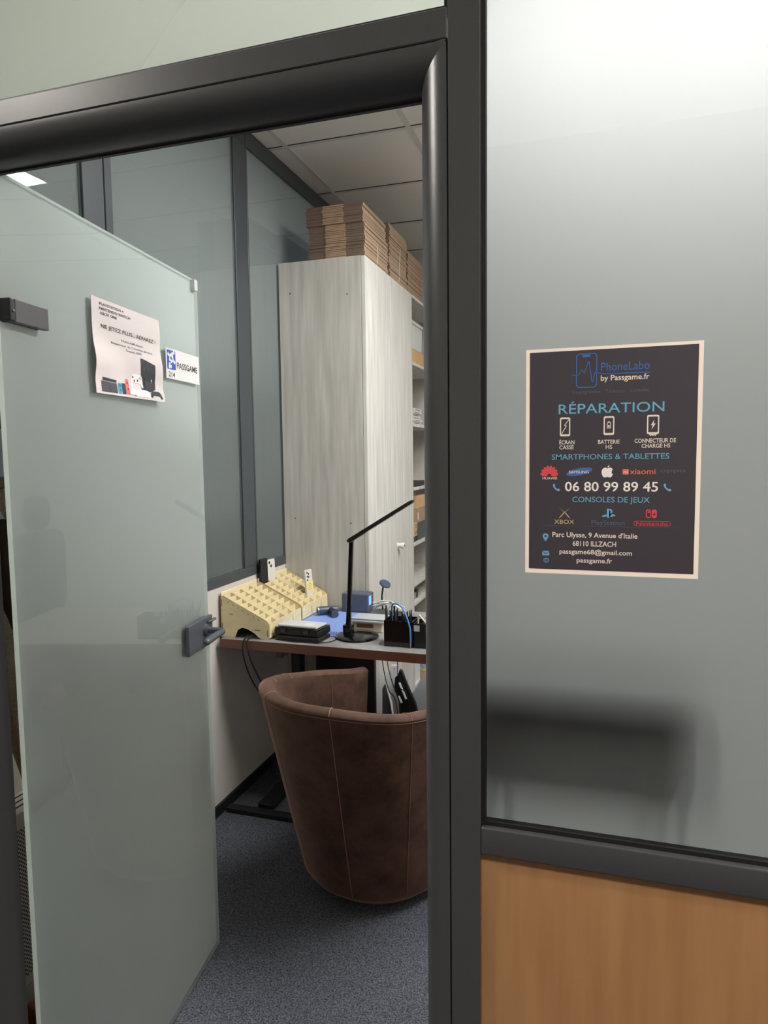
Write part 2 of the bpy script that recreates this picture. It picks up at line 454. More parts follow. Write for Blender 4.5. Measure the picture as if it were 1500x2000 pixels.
# front partition: door frame
tr = struct(empty('trim_1', (-0.62, 0.04, 0)), 'anthracite metal frame around the open doorway', 'door frame')
def arc2(cx, cy, rx, ry, a0, a1, n=10):
    return [(cx + rx * math.cos(a0 + (a1 - a0) * i / n), cy + ry * math.sin(a0 + (a1 - a0) * i / n)) for i in range(n + 1)]
XJ, XL, ZL = -0.240, -1.043, 2.025
# right jamb (x,y) profile, quarter round towards the opening
rj = [(-0.1985, FY)] + arc2(-0.1985 - 0.002, FY + 0.044, 0.0405, 0.044, -PI / 2, -PI, 12) + [(XJ - 0.001, 0.036), (-0.215, 0.036), (-0.215, BY), (-0.1985, BY)]
B().prism(rj, 0, 2.071, 'Z').done('jamb', 'frame', tr, smooth=True)
lj = [(-1.0845, FY)] + arc2(-1.0825, FY + 0.044, 0.0405, 0.044, -PI / 2, 0, 12) + [(XL + 0.001, 0.036), (-1.0845, 0.036)]
B().prism(lj, 0, 2.071, 'Z').done('jamb', 'frame', tr, smooth=True)
lt = [(FY, 2.0695)] + arc2(FY + 0.044, 2.0675, 0.044, 0.0425, PI, 1.5 * PI, 12) + [(0.036, ZL - 0.001), (0.036, 2.045), (BY, 2.045), (BY, 2.0695)]
B().prism(lt, -1.0845, -0.1985, 'X').done('lintel', 'frame', tr, smooth=True)
B().box((-1.0855, FY, 2.0715), (-0.1975, BY, 2.111)).done('lintel', 'frame', tr, bevel=0.0015, bseg=1)
B().box((-0.1965, FY, 0), (-0.154, BY, CZ)).done('post', 'frame', tr, bevel=0.001, bseg=1)
B().box((-1.14, FY, 0), (-1.0865, 0.05, CZ)).done('post', 'frame', tr, bevel=0.002, bseg=2)
gk = B(); gk.box((-0.1990, FY + 0.003, 0), (-0.1960, BY - 0.003, 2.07)); gk.box((-1.0865, FY + 0.003, 0), (-1.0845, 0.034, 2.07)); gk.box((-1.086, FY + 0.003, 2.0695), (-0.198, BY - 0.003, 2.0715))
gk.box((-1.066, 0.036, 2.021), (-0.217, 0.043, 2.033)); gk.box((-0.236, 0.036, 0.01), (-0.217, 0.043, 2.03))
gk.done('seal', 'gasket', tr)

# right glazed bay and transom
def front_window(name, x0, x1, z0, z1, rail, label, gl=0.006, frost='frost_pane'):
    e = struct(empty(name, ((x0 + x1) / 2, 0.04, z0)), label, 'window')
    f = B()
    if rail: f.box((x0, FY, rail), (x1, BY, z0))
    f.box((x0, FY, z1), (x1, BY, CZ))
    f.done('frame', 'frame', e, bevel=0.003, bseg=3, smooth=True)
    gk = B()
    for a, b in (((x0, z0), (x1, z0 + gl)), ((x0, z1 - gl), (x1, z1)), ((x0, z0 + gl), (x0 + gl, z1 - gl)), ((x1 - gl, z0 + gl), (x1, z1 - gl))):
        gk.box((a[0], -0.004, a[1]), (b[0], 0.012, b[1]))
    gk.done('gasket', 'gasket', e)
    pb = B(); pb.box((x0 + 0.001, 0.0, z0 + 0.001), (x1 - 0.001, 0.008, z1 - 0.001), mats6=[2, 2, 0, 2, 1, 2])
    pb.done('pane', ['clear', frost, 'glass_edge'], e)
    return e
front_window('window_4', -0.154, 1.10, 1.0035, CZ - 0.06, 0.9625, 'tall frosted glass bay beside the doorway above the beech panel')
front_window('window_5', -1.0865, -0.1965, 2.111, CZ - 0.06, None, 'frosted transom glass above the doorway', frost='frost_transom')
B_ = B().box((-0.154, -0.002, 0), (1.10, 0.06, 0.9625))
struct(B_.done('wall_front', 'beech'), 'beech veneer panel below the frosted glass', 'wall panel')
struct(B().box((-0.154, 0.014, 0.975), (1.10, BY, 1.0)).done('trim_2', 'white_wall'), 'white inner sill behind the frosted glass', 'sill')
struct(B().box((1.10, FY, 0), (4.0, BY, CZ)).done('wall_front', 'plaster'), 'plain wall beyond the frosted glass bay', 'wall')
struct(B().box((-4.5, FY, 0), (-1.14, BY, CZ)).done('wall_front', 'plaster'), 'plain wall on the hinge side of the doorway', 'wall')

# ceiling luminaires
def ceiling_light(x0, x1, y0, y1, mt, label):
    e = empty('ceiling_light', ((x0 + x1) / 2, (y0 + y1) / 2, CZ - 0.004), label, 'ceiling light')
    B().box((x0, y0, CZ - 0.010), (x1, y1, CZ - 0.006)).done('diffuser', mt, e)
    f = B(); t = 0.012
    f.box((x0 - t, y0 - t, CZ - 0.014), (x1 + t, y0, CZ)); f.box((x0 - t, y1, CZ - 0.014), (x1 + t, y1 + t, CZ))
    f.box((x0 - t, y0, CZ - 0.014), (x0, y1, CZ)); f.box((x1, y0, CZ - 0.014), (x1 + t, y1, CZ))
    f.done('frame', 'tbar', e)
    return e
ceiling_light(-0.277, -0.117, 0.955, 2.13, 'lamp_room', 'long white ceiling light strip mirrored in the tinted side glass')
ceiling_light(-2.3, -1.75, -0.9, -0.6, 'lamp_corridor', 'corridor ceiling light panel on the hinge side of the doorway')
ceiling_light(0.95, 1.75, -1.5, -1.2, 'lamp_corridor', 'corridor ceiling light panel before the frosted glass bay')
ceiling_light(0.38, 0.54, 0.955, 2.135, 'lamp_room', 'added fill light strip over the middle of the office, out of frame')  # added strip, out of view; widens the glow across the frosted bay
ceiling_light(1.0, 1.16, 0.955, 2.135, 'lamp_room', 'added unseen fill light strip nearest the far side wall of the office')  # added strip, out of view; lifts the bounce light in the room

# ------------------------------------------------------------------ glass door leaf
dd = Vector((-0.134, 0.991, 0)).normalized(); nn = Vector((0.991, 0.134, 0)).normalized()
DM = Matrix(((dd.x, nn.x, 0, -1.005), (dd.y, nn.y, 0, 0.03), (0, 0, 1, 0), (0, 0, 0, 1)))   # s along leaf, n out of the visible face, z up
# frame above is left handed in (s,n,z); builders recalc normals
def DP(s, n, z): return Vector((-1.005, 0.03, 0)) + dd * s + nn * n + Vector((0, 0, z))
door = struct(empty('door_1', DP(0.4, 0, 0.015)), 'frosted glass door leaf standing open into the office', 'door')
def dbox(b, s0, s1, n0, n1, z0, z1, mi=0, mats6=None):
    P = [DP(s0, n0, z0), DP(s1, n0, z0), DP(s1, n1, z0), DP(s0, n1, z0), DP(s0, n0, z1), DP(s1, n0, z1), DP(s1, n1, z1), DP(s0, n1, z1)]
    return b.hexa(P, mi, mats6)
DT = 0.010
b = B(); dbox(b, 0, 0.8105, -DT, 0, 0.0166, 2.033, mats6=[2, 2, 1, 2, 0, 2])
b.done('glass_leaf', ['clear', 'frost_door', 'glass_edge'], door)
for zc in (1.795, 0.25):
    hg = B(); dbox(hg, 0.026, 0.117, 0.0, 0.012, zc - 0.0205, zc + 0.0205); dbox(hg, 0.026, 0.117, -DT - 0.012, -DT, zc - 0.0205, zc + 0.0205)
    ho = hg.done('hinge', 'hinge', door, bevel=0.0015)
    kb = B(); dbox(kb, 0.012, 0.0255, -0.022, 0.0125, zc - 0.0205, zc + 0.0205)
    kb.done('knuckle', 'black_matte', ho, bevel=0.003)
    pb = B(); pb.cyl(DP(0.019, 0.0, zc - 0.001), DP(0.019, 0.0142, zc - 0.001), 0.0028); pb.done('pin', 'chrome', ho)
    wb = B(); P0 = DP(0.014, -0.016, zc)
    wb.box((-1.0675, P0.y - 0.01, zc - 0.0205), (P0.x, P0.y + 0.01, zc + 0.0205)); wb.done('jamb_plate', 'hinge', ho)
lk = B(); dbox(lk, 0.655, 0.8125, 0.0005, 0.012, 0.9745, 1.0585)
lock = lk.done('lock_plate', 'lock', door, bevel=0.0012)
lk = B(); dbox(lk, 0.655, 0.8125, -DT - 0.012, -DT - 0.0005, 0.9745, 1.0585)
lk.done('lock_plate', 'lock', door, bevel=0.0012)
def lever(sg, label=None):
    n0 = 0.012 if sg > 0 else -DT - 0.012
    b = B()
    b.cyl(DP(0.762, n0, 1.024), DP(0.762, n0 + sg * 0.010, 1.024), 0.017, 0.016, 24)
    pts = [DP(0.762, n0 + sg * 0.008, 1.024), DP(0.762, n0 + sg * 0.040, 1.024)] + [DP(0.762 - 0.016 * (1 - math.cos(t)), n0 + sg * (0.040 + 0.016 * math.sin(t)), 1.024) for t in (0.4, 0.8, 1.2, 1.57)] + [DP(0.70, n0 + sg * 0.056, 1.024), DP(0.645, n0 + sg * 0.056, 1.022)]
    b.tube(pts, 0.0098, 14)
    b.lathe([(0.0098, 0.0), (0.0085, 0.005), (0.005, 0.008), (0, 0.0095)], (0, 0), 14, T=Matrix.Translation(DP(0.645, n0 + sg * 0.056, 1.022)) @ (-dd).to_track_quat('Z', 'Y').to_matrix().to_4x4())
    return b.done('lever', 'lock', door, smooth=True)
lever(1); lever(-1)
b = B(); b.tube([DP(0.772, 0.016, 1.046), DP(0.79, 0.02, 1.046), DP(0.815, 0.02, 1.046), DP(0.822, 0.012, 1.044)], 0.0035, 10); b.done('latch', 'chrome', door, smooth=True)
b = B(); dbox(b, 0.788, 0.808, -DT - 0.003, 0.003, 2.004, 2.0345); b.done('bumper', 'translucent_box', door, bevel=0.001)

# ------------------------------------------------------------------ printed notices
def smoothstep(a, b, x):
    t = max(0, min(1, (x - a) / (b - a))); return t * t * (3 - 2 * t)
FS0, FS1, FZ0, FZ1 = 0.2765, 0.5715, 1.6715, 1.8785
def flyer_bulge(s, z):
    u = (s - FS0) / (FS1 - FS0); v = (FZ1 - z) / (FZ1 - FZ0)
    edge = 0.006 * math.exp(-((v - 0.66) / 0.16) ** 2) * (0.55 + 0.6 * abs(2 * u - 1)) + 0.010 * smoothstep(0.8, 1.0, v) * (0.35 + 0.65 * u) + 0.002 * math.sin(v * 9) ** 2 * u
    return 0.0012 + edge
def FP(off):
    return lambda s, z: DP(s, flyer_bulge(s, z) + off, z)
fb = B(); NX, NZ = 20, 26
gr = [[(FS0 + (FS1 - FS0) * i / NX, FZ1 - (FZ1 - FZ0) * j / NZ) for i in range(NX + 1)] for j in range(NZ + 1)]
V0 = [[fb.bm.verts.new(FP(0.0)(*q)) for q in row] for row in gr]; V1 = [[fb.bm.verts.new(FP(-0.0004)(*q)) for q in row] for row in gr]
for j in range(NZ):
    for i in range(NX):
        fb.face([V0[j][i], V0[j + 1][i], V0[j + 1][i + 1], V0[j][i + 1]]); fb.face([V1[j][i], V1[j][i + 1], V1[j + 1][i + 1], V1[j + 1][i]])
rim = [(0, i) for i in range(NX)] + [(j, NX) for j in range(NZ)] + [(NZ, i) for i in range(NX, 0, -1)] + [(j, 0) for j in range(NZ, 0, -1)]
for k, (j, i) in enumerate(rim):
    j2, i2 = rim[(k + 1) % len(rim)]; fb.face([V0[j][i], V0[j2][i2], V1[j2][i2], V1[j][i]])
flyer = fb.done('paper_flyer', 'paper', smooth=True)
tag(flyer, 'wavy white paper flyer with pictured game consoles taped on the frosted glass door', 'flyer')
for s, x0, x1, zz, h in (('PLAYSTATION 4', .3068, .4037, 1.8642, .0060), ('NINTENDO SWITCH', .3065, .4314, 1.8540, .0062), ('XBOX ONE', .3072, .3738, 1.8440, .0060), ('NE JETEZ PLUS... RÉPAREZ !', .3089, .5478, 1.8155, .0085)):
    tb = B(); put_text(tb, s, x0, x1, zz, h, FP(0.0006), bold=0.006, nmax=1); tb.done('lettering', 'print_black', flyer)
for s, x0, x1, zz, h in (('PASSGAME Illzach', .3886, .4858, 1.7970, .0046), ('Réparateur de Consoles de Jeux', .3456, .5289, 1.7868, .0050), ('Depuis 2009', .4051, .4745, 1.7774, .0050)):
    tb = B(); put_text(tb, s, x0, x1, zz, h, FP(0.0006), bold=0.002, nmax=1); tb.done('lettering', 'print_grey', flyer)

def patch(b, place, pts, mi=0, sub=0):
    """flat printed polygon, pts (u,v); placed through a surface function"""
    t = bmesh.new(); f = t.faces.new([t.verts.new((u, v, 0)) for u, v in pts])
    if len(pts) > 4: bmesh.ops.triangulate(t, faces=t.faces)
    for k in range(sub): bmesh.ops.subdivide_edges(t, edges=t.edges[:], cuts=2, use_grid_fill=True)
    vm = {v: b.bm.verts.new(place(v.co.x, v.co.y)) for v in t.verts}
    for f in t.faces: b.face([vm[v] for v in f.verts], mi)
    t.free()
def disc_pts(cx, cy, rx, ry=None, n=20, a0=0, a1=2 * PI):
    ry = rx if ry is None else ry
    full = abs(a1 - a0) > 6.28
    k = n if full else n + 1
    return [(cx + rx * math.cos(a0 + (a1 - a0) * i / n), cy + ry * math.sin(a0 + (a1 - a0) * i / n)) for i in range(k)]
def rrect(x0, y0, x1, y1, r, n=4):
    o = []
    for cx, cy, a in ((x1 - r, y1 - r, 0), (x0 + r, y1 - r, PI / 2), (x0 + r, y0 + r, PI), (x1 - r, y0 + r, 1.5 * PI)):
        o += [(cx + r * math.cos(a + PI / 2 * i / n), cy + r * math.sin(a + PI / 2 * i / n)) for i in range(n + 1)]
    return o
def ring(b, place, outer, inner, mi=0):
    A = [b.bm.verts.new(place(*q)) for q in outer]; C = [b.bm.verts.new(place(*q)) for q in inner]
    n = len(A)
    for i in range(n): b.face([A[i], A[(i + 1) % n], C[(i + 1) % n], C[i]], mi)
def stroke(b, place, pts, wd, mi=0):
    for (x0, y0), (x1, y1) in zip(pts, pts[1:]):
        L = math.hypot(x1 - x0, y1 - y0) or 1e-6; nx, ny = -(y1 - y0) / L * wd / 2, (x1 - x0) / L * wd / 2
        ex, ey = (x1 - x0) / L * wd / 3, (y1 - y0) / L * wd / 3
        patch(b, place, [(x0 - ex + nx, y0 - ey + ny), (x1 + ex + nx, y1 + ey + ny), (x1 + ex - nx, y1 + ey - ny), (x0 - ex - nx, y0 - ey - ny)], mi)

F = FP(0.0006); F2 = FP(0.0010)
b = B()   # printed consoles
patch(b, F, [(.2965, 1.6999), (.302, 1.6999), (.3565, 1.6985), (.3575, 1.6765), (.2965, 1.6765)], 0, 2)
patch(b, F, [(.3022, 1.7085), (.3573, 1.706), (.3573, 1.700), (.3022, 1.701)], 1, 2)
patch(b, F, rrect(.3600, 1.6770, .3768, 1.7015, .006), 2, 1)
patch(b, F, [(.3772, 1.7018), (.3925, 1.7018), (.3915, 1.6772), (.3770, 1.6770)], 1, 2)
patch(b, F, rrect(.3930, 1.6768, .4088, 1.7135, .007), 3, 1)
patch(b, F, [(.4654, 1.769), (.480, 1.769), (.480, 1.694), (.4640, 1.6945)], 1, 2)
patch(b, F, [(.4805, 1.769), (.5336, 1.760), (.530, 1.699), (.5005, 1.691), (.4805, 1.694)], 4, 1)
patch(b, F2, [(.4190, 1.7180), (.4250, 1.7265), (.4340, 1.7285), (.4560, 1.7290), (.4650, 1.7270), (.4700, 1.7190), (.4725, 1.6990), (.4650, 1.6990), (.4600, 1.7080), (.4300, 1.7080), (.4240, 1.6980), (.4170, 1.6985)], 5, 1)
patch(b, F, [(.4149, 1.6925), (.4910, 1.6940), (.5016, 1.6775), (.4121, 1.6765)], 5, 2)
patch(b, F2, [(.5040, 1.690), (.512, 1.695), (.545, 1.6955), (.553, 1.690), (.560, 1.678), (.550, 1.6785), (.545, 1.684), (.515, 1.684), (.510, 1.6785), (.5036, 1.6785)], 1, 1)
for cx, cz in ((.4270, 1.7205), (.4480, 1.7140)): patch(b, FP(.0014), disc_pts(cx, cz, .0030, n=10), 1)
for cx, cz in ((.4590, 1.7235), (.4620, 1.7200), (.4560, 1.7205), (.4590, 1.7170)): patch(b, FP(.0014), disc_pts(cx, cz, .0014, n=8), 1)
stroke(b, FP(.0014), [(.4340, 1.7160), (.4340, 1.7090)], .0022, 1); stroke(b, FP(.0014), [(.4310, 1.7125), (.4370, 1.7125)], .0022, 1)
for cx, cz in ((.3690, 1.6955), (.4015, 1.7040), (.4015, 1.6900)): patch(b, F2, disc_pts(cx, cz, .0026, n=10), 1)
for cx, cz in ((.3690, 1.6860), (.3670, 1.6835), (.3710, 1.6835)): patch(b, F2, disc_pts(cx, cz, .0013, n=8), 1)
ring(b, F2, rrect(.3225, 1.6800, .3335, 1.6910, .002), rrect(.3240, 1.6815, .3320, 1.6895, .0015), 1)
stroke(b, F2, [(.3280, 1.6905), (.3280, 1.6805)], .0018, 1)
stroke(b, F2, [(.512, 1.7150), (.512, 1.7230)], .0016, 5); patch(b, F2, disc_pts(.5138, 1.7205, .0018, n=8), 5)
stroke(b, F, [(.409, 1.6785), (.438, 1.6775)], .0018, 1)
b.done('console_picture', ['console_grey', 'console_black', 'joy_blue', 'joy_red', 'console_black', 'pad_white'], flyer)

# name sign on the door
b = B(); dbox(b, 0.603, 0.8022, 0.0004, 0.0010, 1.7380, 1.8170)
sign = b.done('name_sign', 'sticker')
tag(sign, 'small white name sign numbered 214 stuck near the free edge of the glass door', 'sign')
SP = lambda s, z: DP(s, 0.0013, z); SP2 = lambda s, z: DP(s, 0.0016, z)
b = B(); patch(b, SP, rrect(.6090, 1.7625, .6572, 1.8128, .004)); b.done('emblem', 'sign_blue', sign)
b = B()
hexs = [(.6165, 1.8010), (.6245, 1.7975), (.6320, 1.8010), (.6395, 1.8045), (.6475, 1.8080), (.6245, 1.7880), (.6400, 1.7960), (.6330, 1.7840), (.6430, 1.7870), (.6500, 1.7830), (.6230, 1.7760), (.6300, 1.7700), (.6210, 1.7690)]
for x, z in hexs: patch(b, SP2, disc_pts(x, z, .0052, n=6))
b.done('emblem_hexagons', 'sticker', sign)
b = B(); put_text(b, 'PASSGAME', .6645, .7900, 1.7695, .0160, SP, bold=0.014); b.done('lettering', 'print_black', sign)
b = B(); put_text(b, '214', .6156, .6511, 1.7433, .0128, SP, bold=0.014); b.done('lettering', 'print_black', sign)

# poster on the frosted bay
PX, PZ = -0.0945, 1.532 + 0.1345
b = B(); b.box((PX, -0.0008, PZ - 0.2975), (PX + 0.2155, -0.0002, PZ - 0.0))
poster = b.done('repair_poster', 'poster_border')
tag(poster, 'charcoal repair poster with cream border and phone number on the frosted glass bay', 'poster')
PP = lambda u, v: Vector((PX + u, -0.0011, PZ + v)); PP2 = lambda u, v: Vector((PX + u, -0.0014, PZ + v)); PP3 = lambda u, v: Vector((PX + u, -0.0017, PZ + v))
b = B(); patch(b, PP, [(.0050, -.0040), (.2100, -.0040), (.2100, -.2915), (.0050, -.2915)]); b.done('printed_ground', 'poster_dark', poster)
TX = [('PhoneLabo', 0.0948, 0.1534, -0.0318, 0.0106, 'sblue'), ('by Passgame.fr', 0.0947, 0.1533, -0.0441, 0.0069, 'cream'),
 ('Smartphones', 0.0592, 0.0946, -0.0599, 0.0045, 'dim'), ('Tablettes', 0.1003, 0.124, -0.06, 0.0045, 'dim'), ('Consoles', 0.1301, 0.1529, -0.0597, 0.0045, 'dim'),
 ('RÉPARATION', 0.0424, 0.1716, -0.0852, 0.0125, 'cyan'), ('ÉCRAN', 0.0436, 0.0628, -0.1248, 0.005, 'cream'), ('CASSÉ', 0.0437, 0.062, -0.1314, 0.005, 'cream'),
 ('BATTERIE', 0.0924, 0.1189, -0.125, 0.005, 'cream'), ('HS', 0.102, 0.1099, -0.1315, 0.005, 'cream'), ('CONNECTEUR DE', 0.137, 0.186, -0.1244, 0.0052, 'cream'),
 ('CHARGE HS', 0.1455, 0.1794, -0.1309, 0.005, 'cream'), ('SMARTPHONES & TABLETTES', 0.0341, 0.1784, -0.1449, 0.0070, 'cyan'), ('HUAWEI', 0.0223, 0.0411, -0.171, 0.0031, 'cream'),
 ('xiaomi', 0.1319, 0.1627, -0.1645, 0.0073, 'orange'), ('oppo', 0.1683, 0.1979, -0.1622, 0.0050, 'dim'), ('06 80 99 89 45', 0.0514, 0.1661, -0.1865, 0.0122, 'white'),
 ('CONSOLES DE JEUX', 0.061, 0.1566, -0.201, 0.0072, 'cyan'), ('XBOX', 0.038, 0.0637, -0.2301, 0.0055, 'gold'), ('PlayStation', 0.0856, 0.1268, -0.2306, 0.0061, 'dim2'),
 ("Parc Ulysse, 9 Avenue d'Italie", 0.0357, 0.1426, -0.2477, 0.0065, 'cream'), ('68110 ILLZACH', 0.0621, 0.1167, -0.2592, 0.0066, 'cream'),
 ('passgame68@gmail.com', 0.0451, 0.1362, -0.27, 0.0062, 'cream'), ('passgame.fr', 0.0674, 0.1119, -0.2812, 0.0062, 'cream')]
for s, x0, x1, v, h, c in TX:
    b = B(); put_text(b, s, x0, x1, v, h, PP2, bold=0.012 if c in ('white', 'cream') else 0.004); b.done('lettering', 'ink_' + c, poster)
b = B()   # phone and pulse emblem
ring(b, PP2, rrect(.0638, -.0525, .0902, -.0082, .005), rrect(.0651, -.0512, .0889, -.0095, .004))
patch(b, PP2, [(.0706, -.0090), (.0825, -.0090), (.0812, -.0135), (.0719, -.0135)])
stroke(b, PP2, [(.0589, -.0356), (.0675, -.0356), (.0712, -.0284), (.0743, -.0342), (.0795, -.017), (.0843, -.0468), (.0878, -.0322), (.0946, -.0356), (.1534, -.0358)], .0011)
b.done('emblem', 'ink_sblue', poster)
for k, (x0, z0, x1, z1) in enumerate(((.0442, -.1145, .0573, -.0899), (.0990, -.1138, .1121, -.0897), (.1515, -.1139, .1659, -.0894))):   # three repair icons
    b = B(); ring(b, PP2, rrect(x0, z0, x1, z1, .002), rrect(x0 + .0015, z0 + .0026, x1 - .0015, z1 - .0022, .001))
    if k == 0: stroke(b, PP2, [(.0558, -.0925), (.0500, -.1000), (.0525, -.1010), (.0465, -.1110)], .0009)
    if k == 1: ring(b, PP2, rrect(.1030, -.1055, .1080, -.0975, .001), rrect(.1038, -.1047, .1072, -.0983, .0006)); patch(b, PP2, rrect(.1044, -.1040, .1066, -.1012, .0004)); stroke(b, PP2, [(.1046, -.0970), (.1064, -.0970)], .001)
    if k == 2: patch(b, PP2, [(.1602, -.0955), (.1560, -.1025), (.1583, -.1025), (.1570, -.1080), (.1618, -.1005), (.1594, -.1005)])
    if k == 2:
        for x in (.1560, .1587, .1614): patch(b, PP2, [(x - .0022, -.1135), (x + .0022, -.1135), (x, -.1165)])
    b.done('repair_icon', 'ink_cream', poster)
b = B()   # red petals
for k in range(8):
    a = PI * (0.06 + 0.88 * k / 7); ca, sa = math.cos(a), math.sin(a)
    pt = []
    for i in range(13):
        t = i / 12; wd = .0024 * math.sin(PI * min(1, t * .92 + .02)) ** .8; pt.append((.0022 + t * .0098, wd))
    poly = pt + [(x, -y) for x, y in pt[::-1]]
    patch(b, (lambda u, v, k=k: Vector((PX + u, -0.0013 - 0.00004 * k, PZ + v))), [(.0311 + x * ca - y * sa, -.1660 + (x * sa + y * ca) * 1.12) for x, y in poly])
b.done('petal_logo', 'ink_red', poster)
b = B(); th = math.radians(12)
patch(b, PP2, [(.0693 + .0168 * math.cos(t) * math.cos(th) - .0048 * math.sin(t) * math.sin(th), -.1612 + .0168 * math.cos(t) * math.sin(th) + .0048 * math.sin(t) * math.cos(th)) for t in [2 * PI * i / 28 for i in range(28)]])
b.done('oval_logo', 'ink_sblue', poster)
b = B(); put_text(b, 'SAMSUNG', .0561, .0813, -.1632, .0036, PP3); b.done('lettering', 'ink_white', poster)
b = B()   # apple
ap = [(.0, -.0005), (.0018, .0006), (.0040, .0009), (.0058, -.0003), (.0068, -.0020), (.0058, -.0032), (.0053, -.0050), (.0058, -.0068), (.0070, -.0078), (.0058, -.0104), (.0040, -.0122), (.0020, -.0118), (.0002, -.0113), (-.0018, -.0119), (-.0036, -.0122), (-.0054, -.0104), (-.0067, -.0078), (-.0071, -.0050), (-.0066, -.0022), (-.0050, -.0002), (-.0028, .0009), (-.0012, .0005)]
patch(b, PP2, [(.1043 + x, -.1566 + y) for x, y in ap]); patch(b, PP2, [(.1045, -.1556), (.1050, -.1538), (.1070, -.1526), (.1068, -.1542), (.1058, -.1553)])
b.done('fruit_logo', 'ink_white', poster)
b = B(); patch(b, PP2, rrect(.1231, -.1650, .1306, -.1578, .001)); b.done('square_logo', 'ink_orange', poster)
b = B(); put_text(b, 'mi', .1243, .1296, -.1634, .0040, PP3); b.done('lettering', 'ink_white', poster)
for cx, cz in ((.0404, -.1817), (.1773, -.1814)):   # handsets
    b = B(); patch(b, PP2, [(cx - .0046, cz + .0036), (cx - .0030, cz + .0052), (cx - .0014, cz + .0026), (cx - .0024, cz + .0012), (cx + .0012, cz - .0024), (cx + .0026, cz - .0014), (cx + .0050, cz - .0032), (cx + .0034, cz - .0050), (cx + .0014, cz - .0048), (cx - .0022, cz - .0020), (cx - .0044, cz + .0012)]); b.done('handset_icon', 'ink_pblue', poster)
pin = [(.0268, -.2544)] + disc_pts(.0268, -.2472, .0038, n=14, a0=-.6, a1=PI + .6)
b = B(); patch(b, PP2, pin); b.done('pin_icon', 'ink_pblue', poster)
b = B(); patch(b, PP2, [(.0226, -.2671), (.0318, -.2671), (.0318, -.2733), (.0226, -.2733)]); b.done('mail_icon', 'ink_pblue', poster)
b = B(); patch(b, PP2, disc_pts(.0279, -.2799, .0040, .0034)); b.done('globe_icon', 'ink_pblue', poster)
b = B(); patch(b, PP3, disc_pts(.0268, -.2470, .0015, n=12)); stroke(b, PP3, [(.0230, -.2676), (.0272, -.2708), (.0314, -.2676)], .0007)
for y in (-.2788, -.2799, -.2810): stroke(b, PP3, [(.0243, y), (.0315, y)], .0004)
stroke(b, PP3, [(.0279, -.2768), (.0279, -.2830)], .0005); stroke(b, PP3, [(.0262, -.2772), (.0262, -.2826)], .0004); stroke(b, PP3, [(.0296, -.2772), (.0296, -.2826)], .0004)
b.done('icon_details', 'poster_dark', poster)
b = B()
for sx in (1, -1): patch(b, PP2, [(.0512 + sx * .0080, -.2082), (.0512 + sx * .0012, -.2140), (.0512 - sx * .0052, -.2215), (.0512 - sx * .0076, -.2228), (.0512 - sx * .0020, -.2158)])
b.done('crossed_logo', 'ink_gold', poster)
b = B()
patch(b, PP2, [(.1046, -.2092), (.1046, -.2205), (.1074, -.2214), (.1074, -.2108), (.1090, -.2122), (.1090, -.2158), (.1112, -.2150), (.1116, -.2116), (.1092, -.2098)])
patch(b, PP2, [(.1042, -.2166), (.0992, -.2184), (.0984, -.2196), (.1008, -.2204), (.1042, -.2194)]); patch(b, PP2, [(.1078, -.2172), (.1120, -.2164), (.1154, -.2176), (.1146, -.2188), (.1078, -.2206)])
b.done('pad_logo', 'ink_pblue', poster)
b = B()
ring(b, PP2, rrect(.1523, -.2207, .1586, -.2097, .0024), rrect(.1535, -.2195, .1577, -.2109, .0014)); patch(b, PP2, disc_pts(.1557, -.2130, .0013, n=10)); patch(b, PP2, rrect(.1594, -.2207, .1653, -.2097, .0022))
ring(b, PP2, rrect(.1374, -.2311, .1822, -.2247, .0031), rrect(.1380, -.2306, .1816, -.2252, .0026)); b.done('capsule_logo', 'ink_red', poster)
b = B(); patch(b, PP3, disc_pts(.1624, -.2158, .0015, n=10)); b.done('logo_dot', 'poster_dark', poster)
b = B(); put_text(b, 'Nintendo', .1408, .1790, -.2301, .0046, PP2); b.done('lettering', 'ink_red', poster)
b = B(); stroke(b, PP2, [(.0247, -.23275), (.1903, -.23275)], .0004); b.done('rule_line', 'ink_dim', poster)

# ------------------------------------------------------------------ tall cupboard
CY, CX, CT = 2.25, -1.083, 2.481
cab = empty('cupboard', ((XW + CX) / 2, 2.68, 0), 'tall pale ash cupboard standing behind the desk with flat cartons on top', 'cupboard')
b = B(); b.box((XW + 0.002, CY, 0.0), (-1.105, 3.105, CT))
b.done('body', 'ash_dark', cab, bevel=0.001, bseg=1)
for px, pz in ((-1.478, 2.33), (-1.176, 2.305), (-1.478, 1.21), (-1.176, 1.19)):
    b = B(); b.cyl((px, CY - 0.0006, pz), (px, CY + 0.004, pz), 0.0035, seg=10); b.done('drill_hole', 'black_matte', cab)
for y0, y1 in ((CY, 2.6685), (2.6715, 3.105)):
    d = B().box((-1.1025, y0, 0.06), (CX, y1, CT - 0.002)).done('door', 'ash', cab, bevel=0.001, bseg=1)
    if y0 > 2.5:
        b = B(); T = Matrix.Translation((CX, 2.755, 1.015)) @ Matrix.Rotation(PI / 2, 4, 'Y')
        b.lathe([(0, 0), (0.017, 0), (0.017, 0.004), (0.014, 0.006), (0.014, 0.022), (0.0175, 0.024), (0.0175, 0.038), (0.015, 0.041), (0, 0.041)], (0, 0), 24, T=T)
        kn = b.done('knob', 'knob', d, smooth=True)
        b = B(); b.cyl((CX + 0.0405, 2.755, 1.015), (CX + 0.042, 2.755, 1.015), 0.009, seg=16); b.box((CX + 0.042, 2.753, 1.008), (CX + 0.0424, 2.757, 1.022), 1)
        b.done('keyhole', ['steel', 'black_matte'], d)

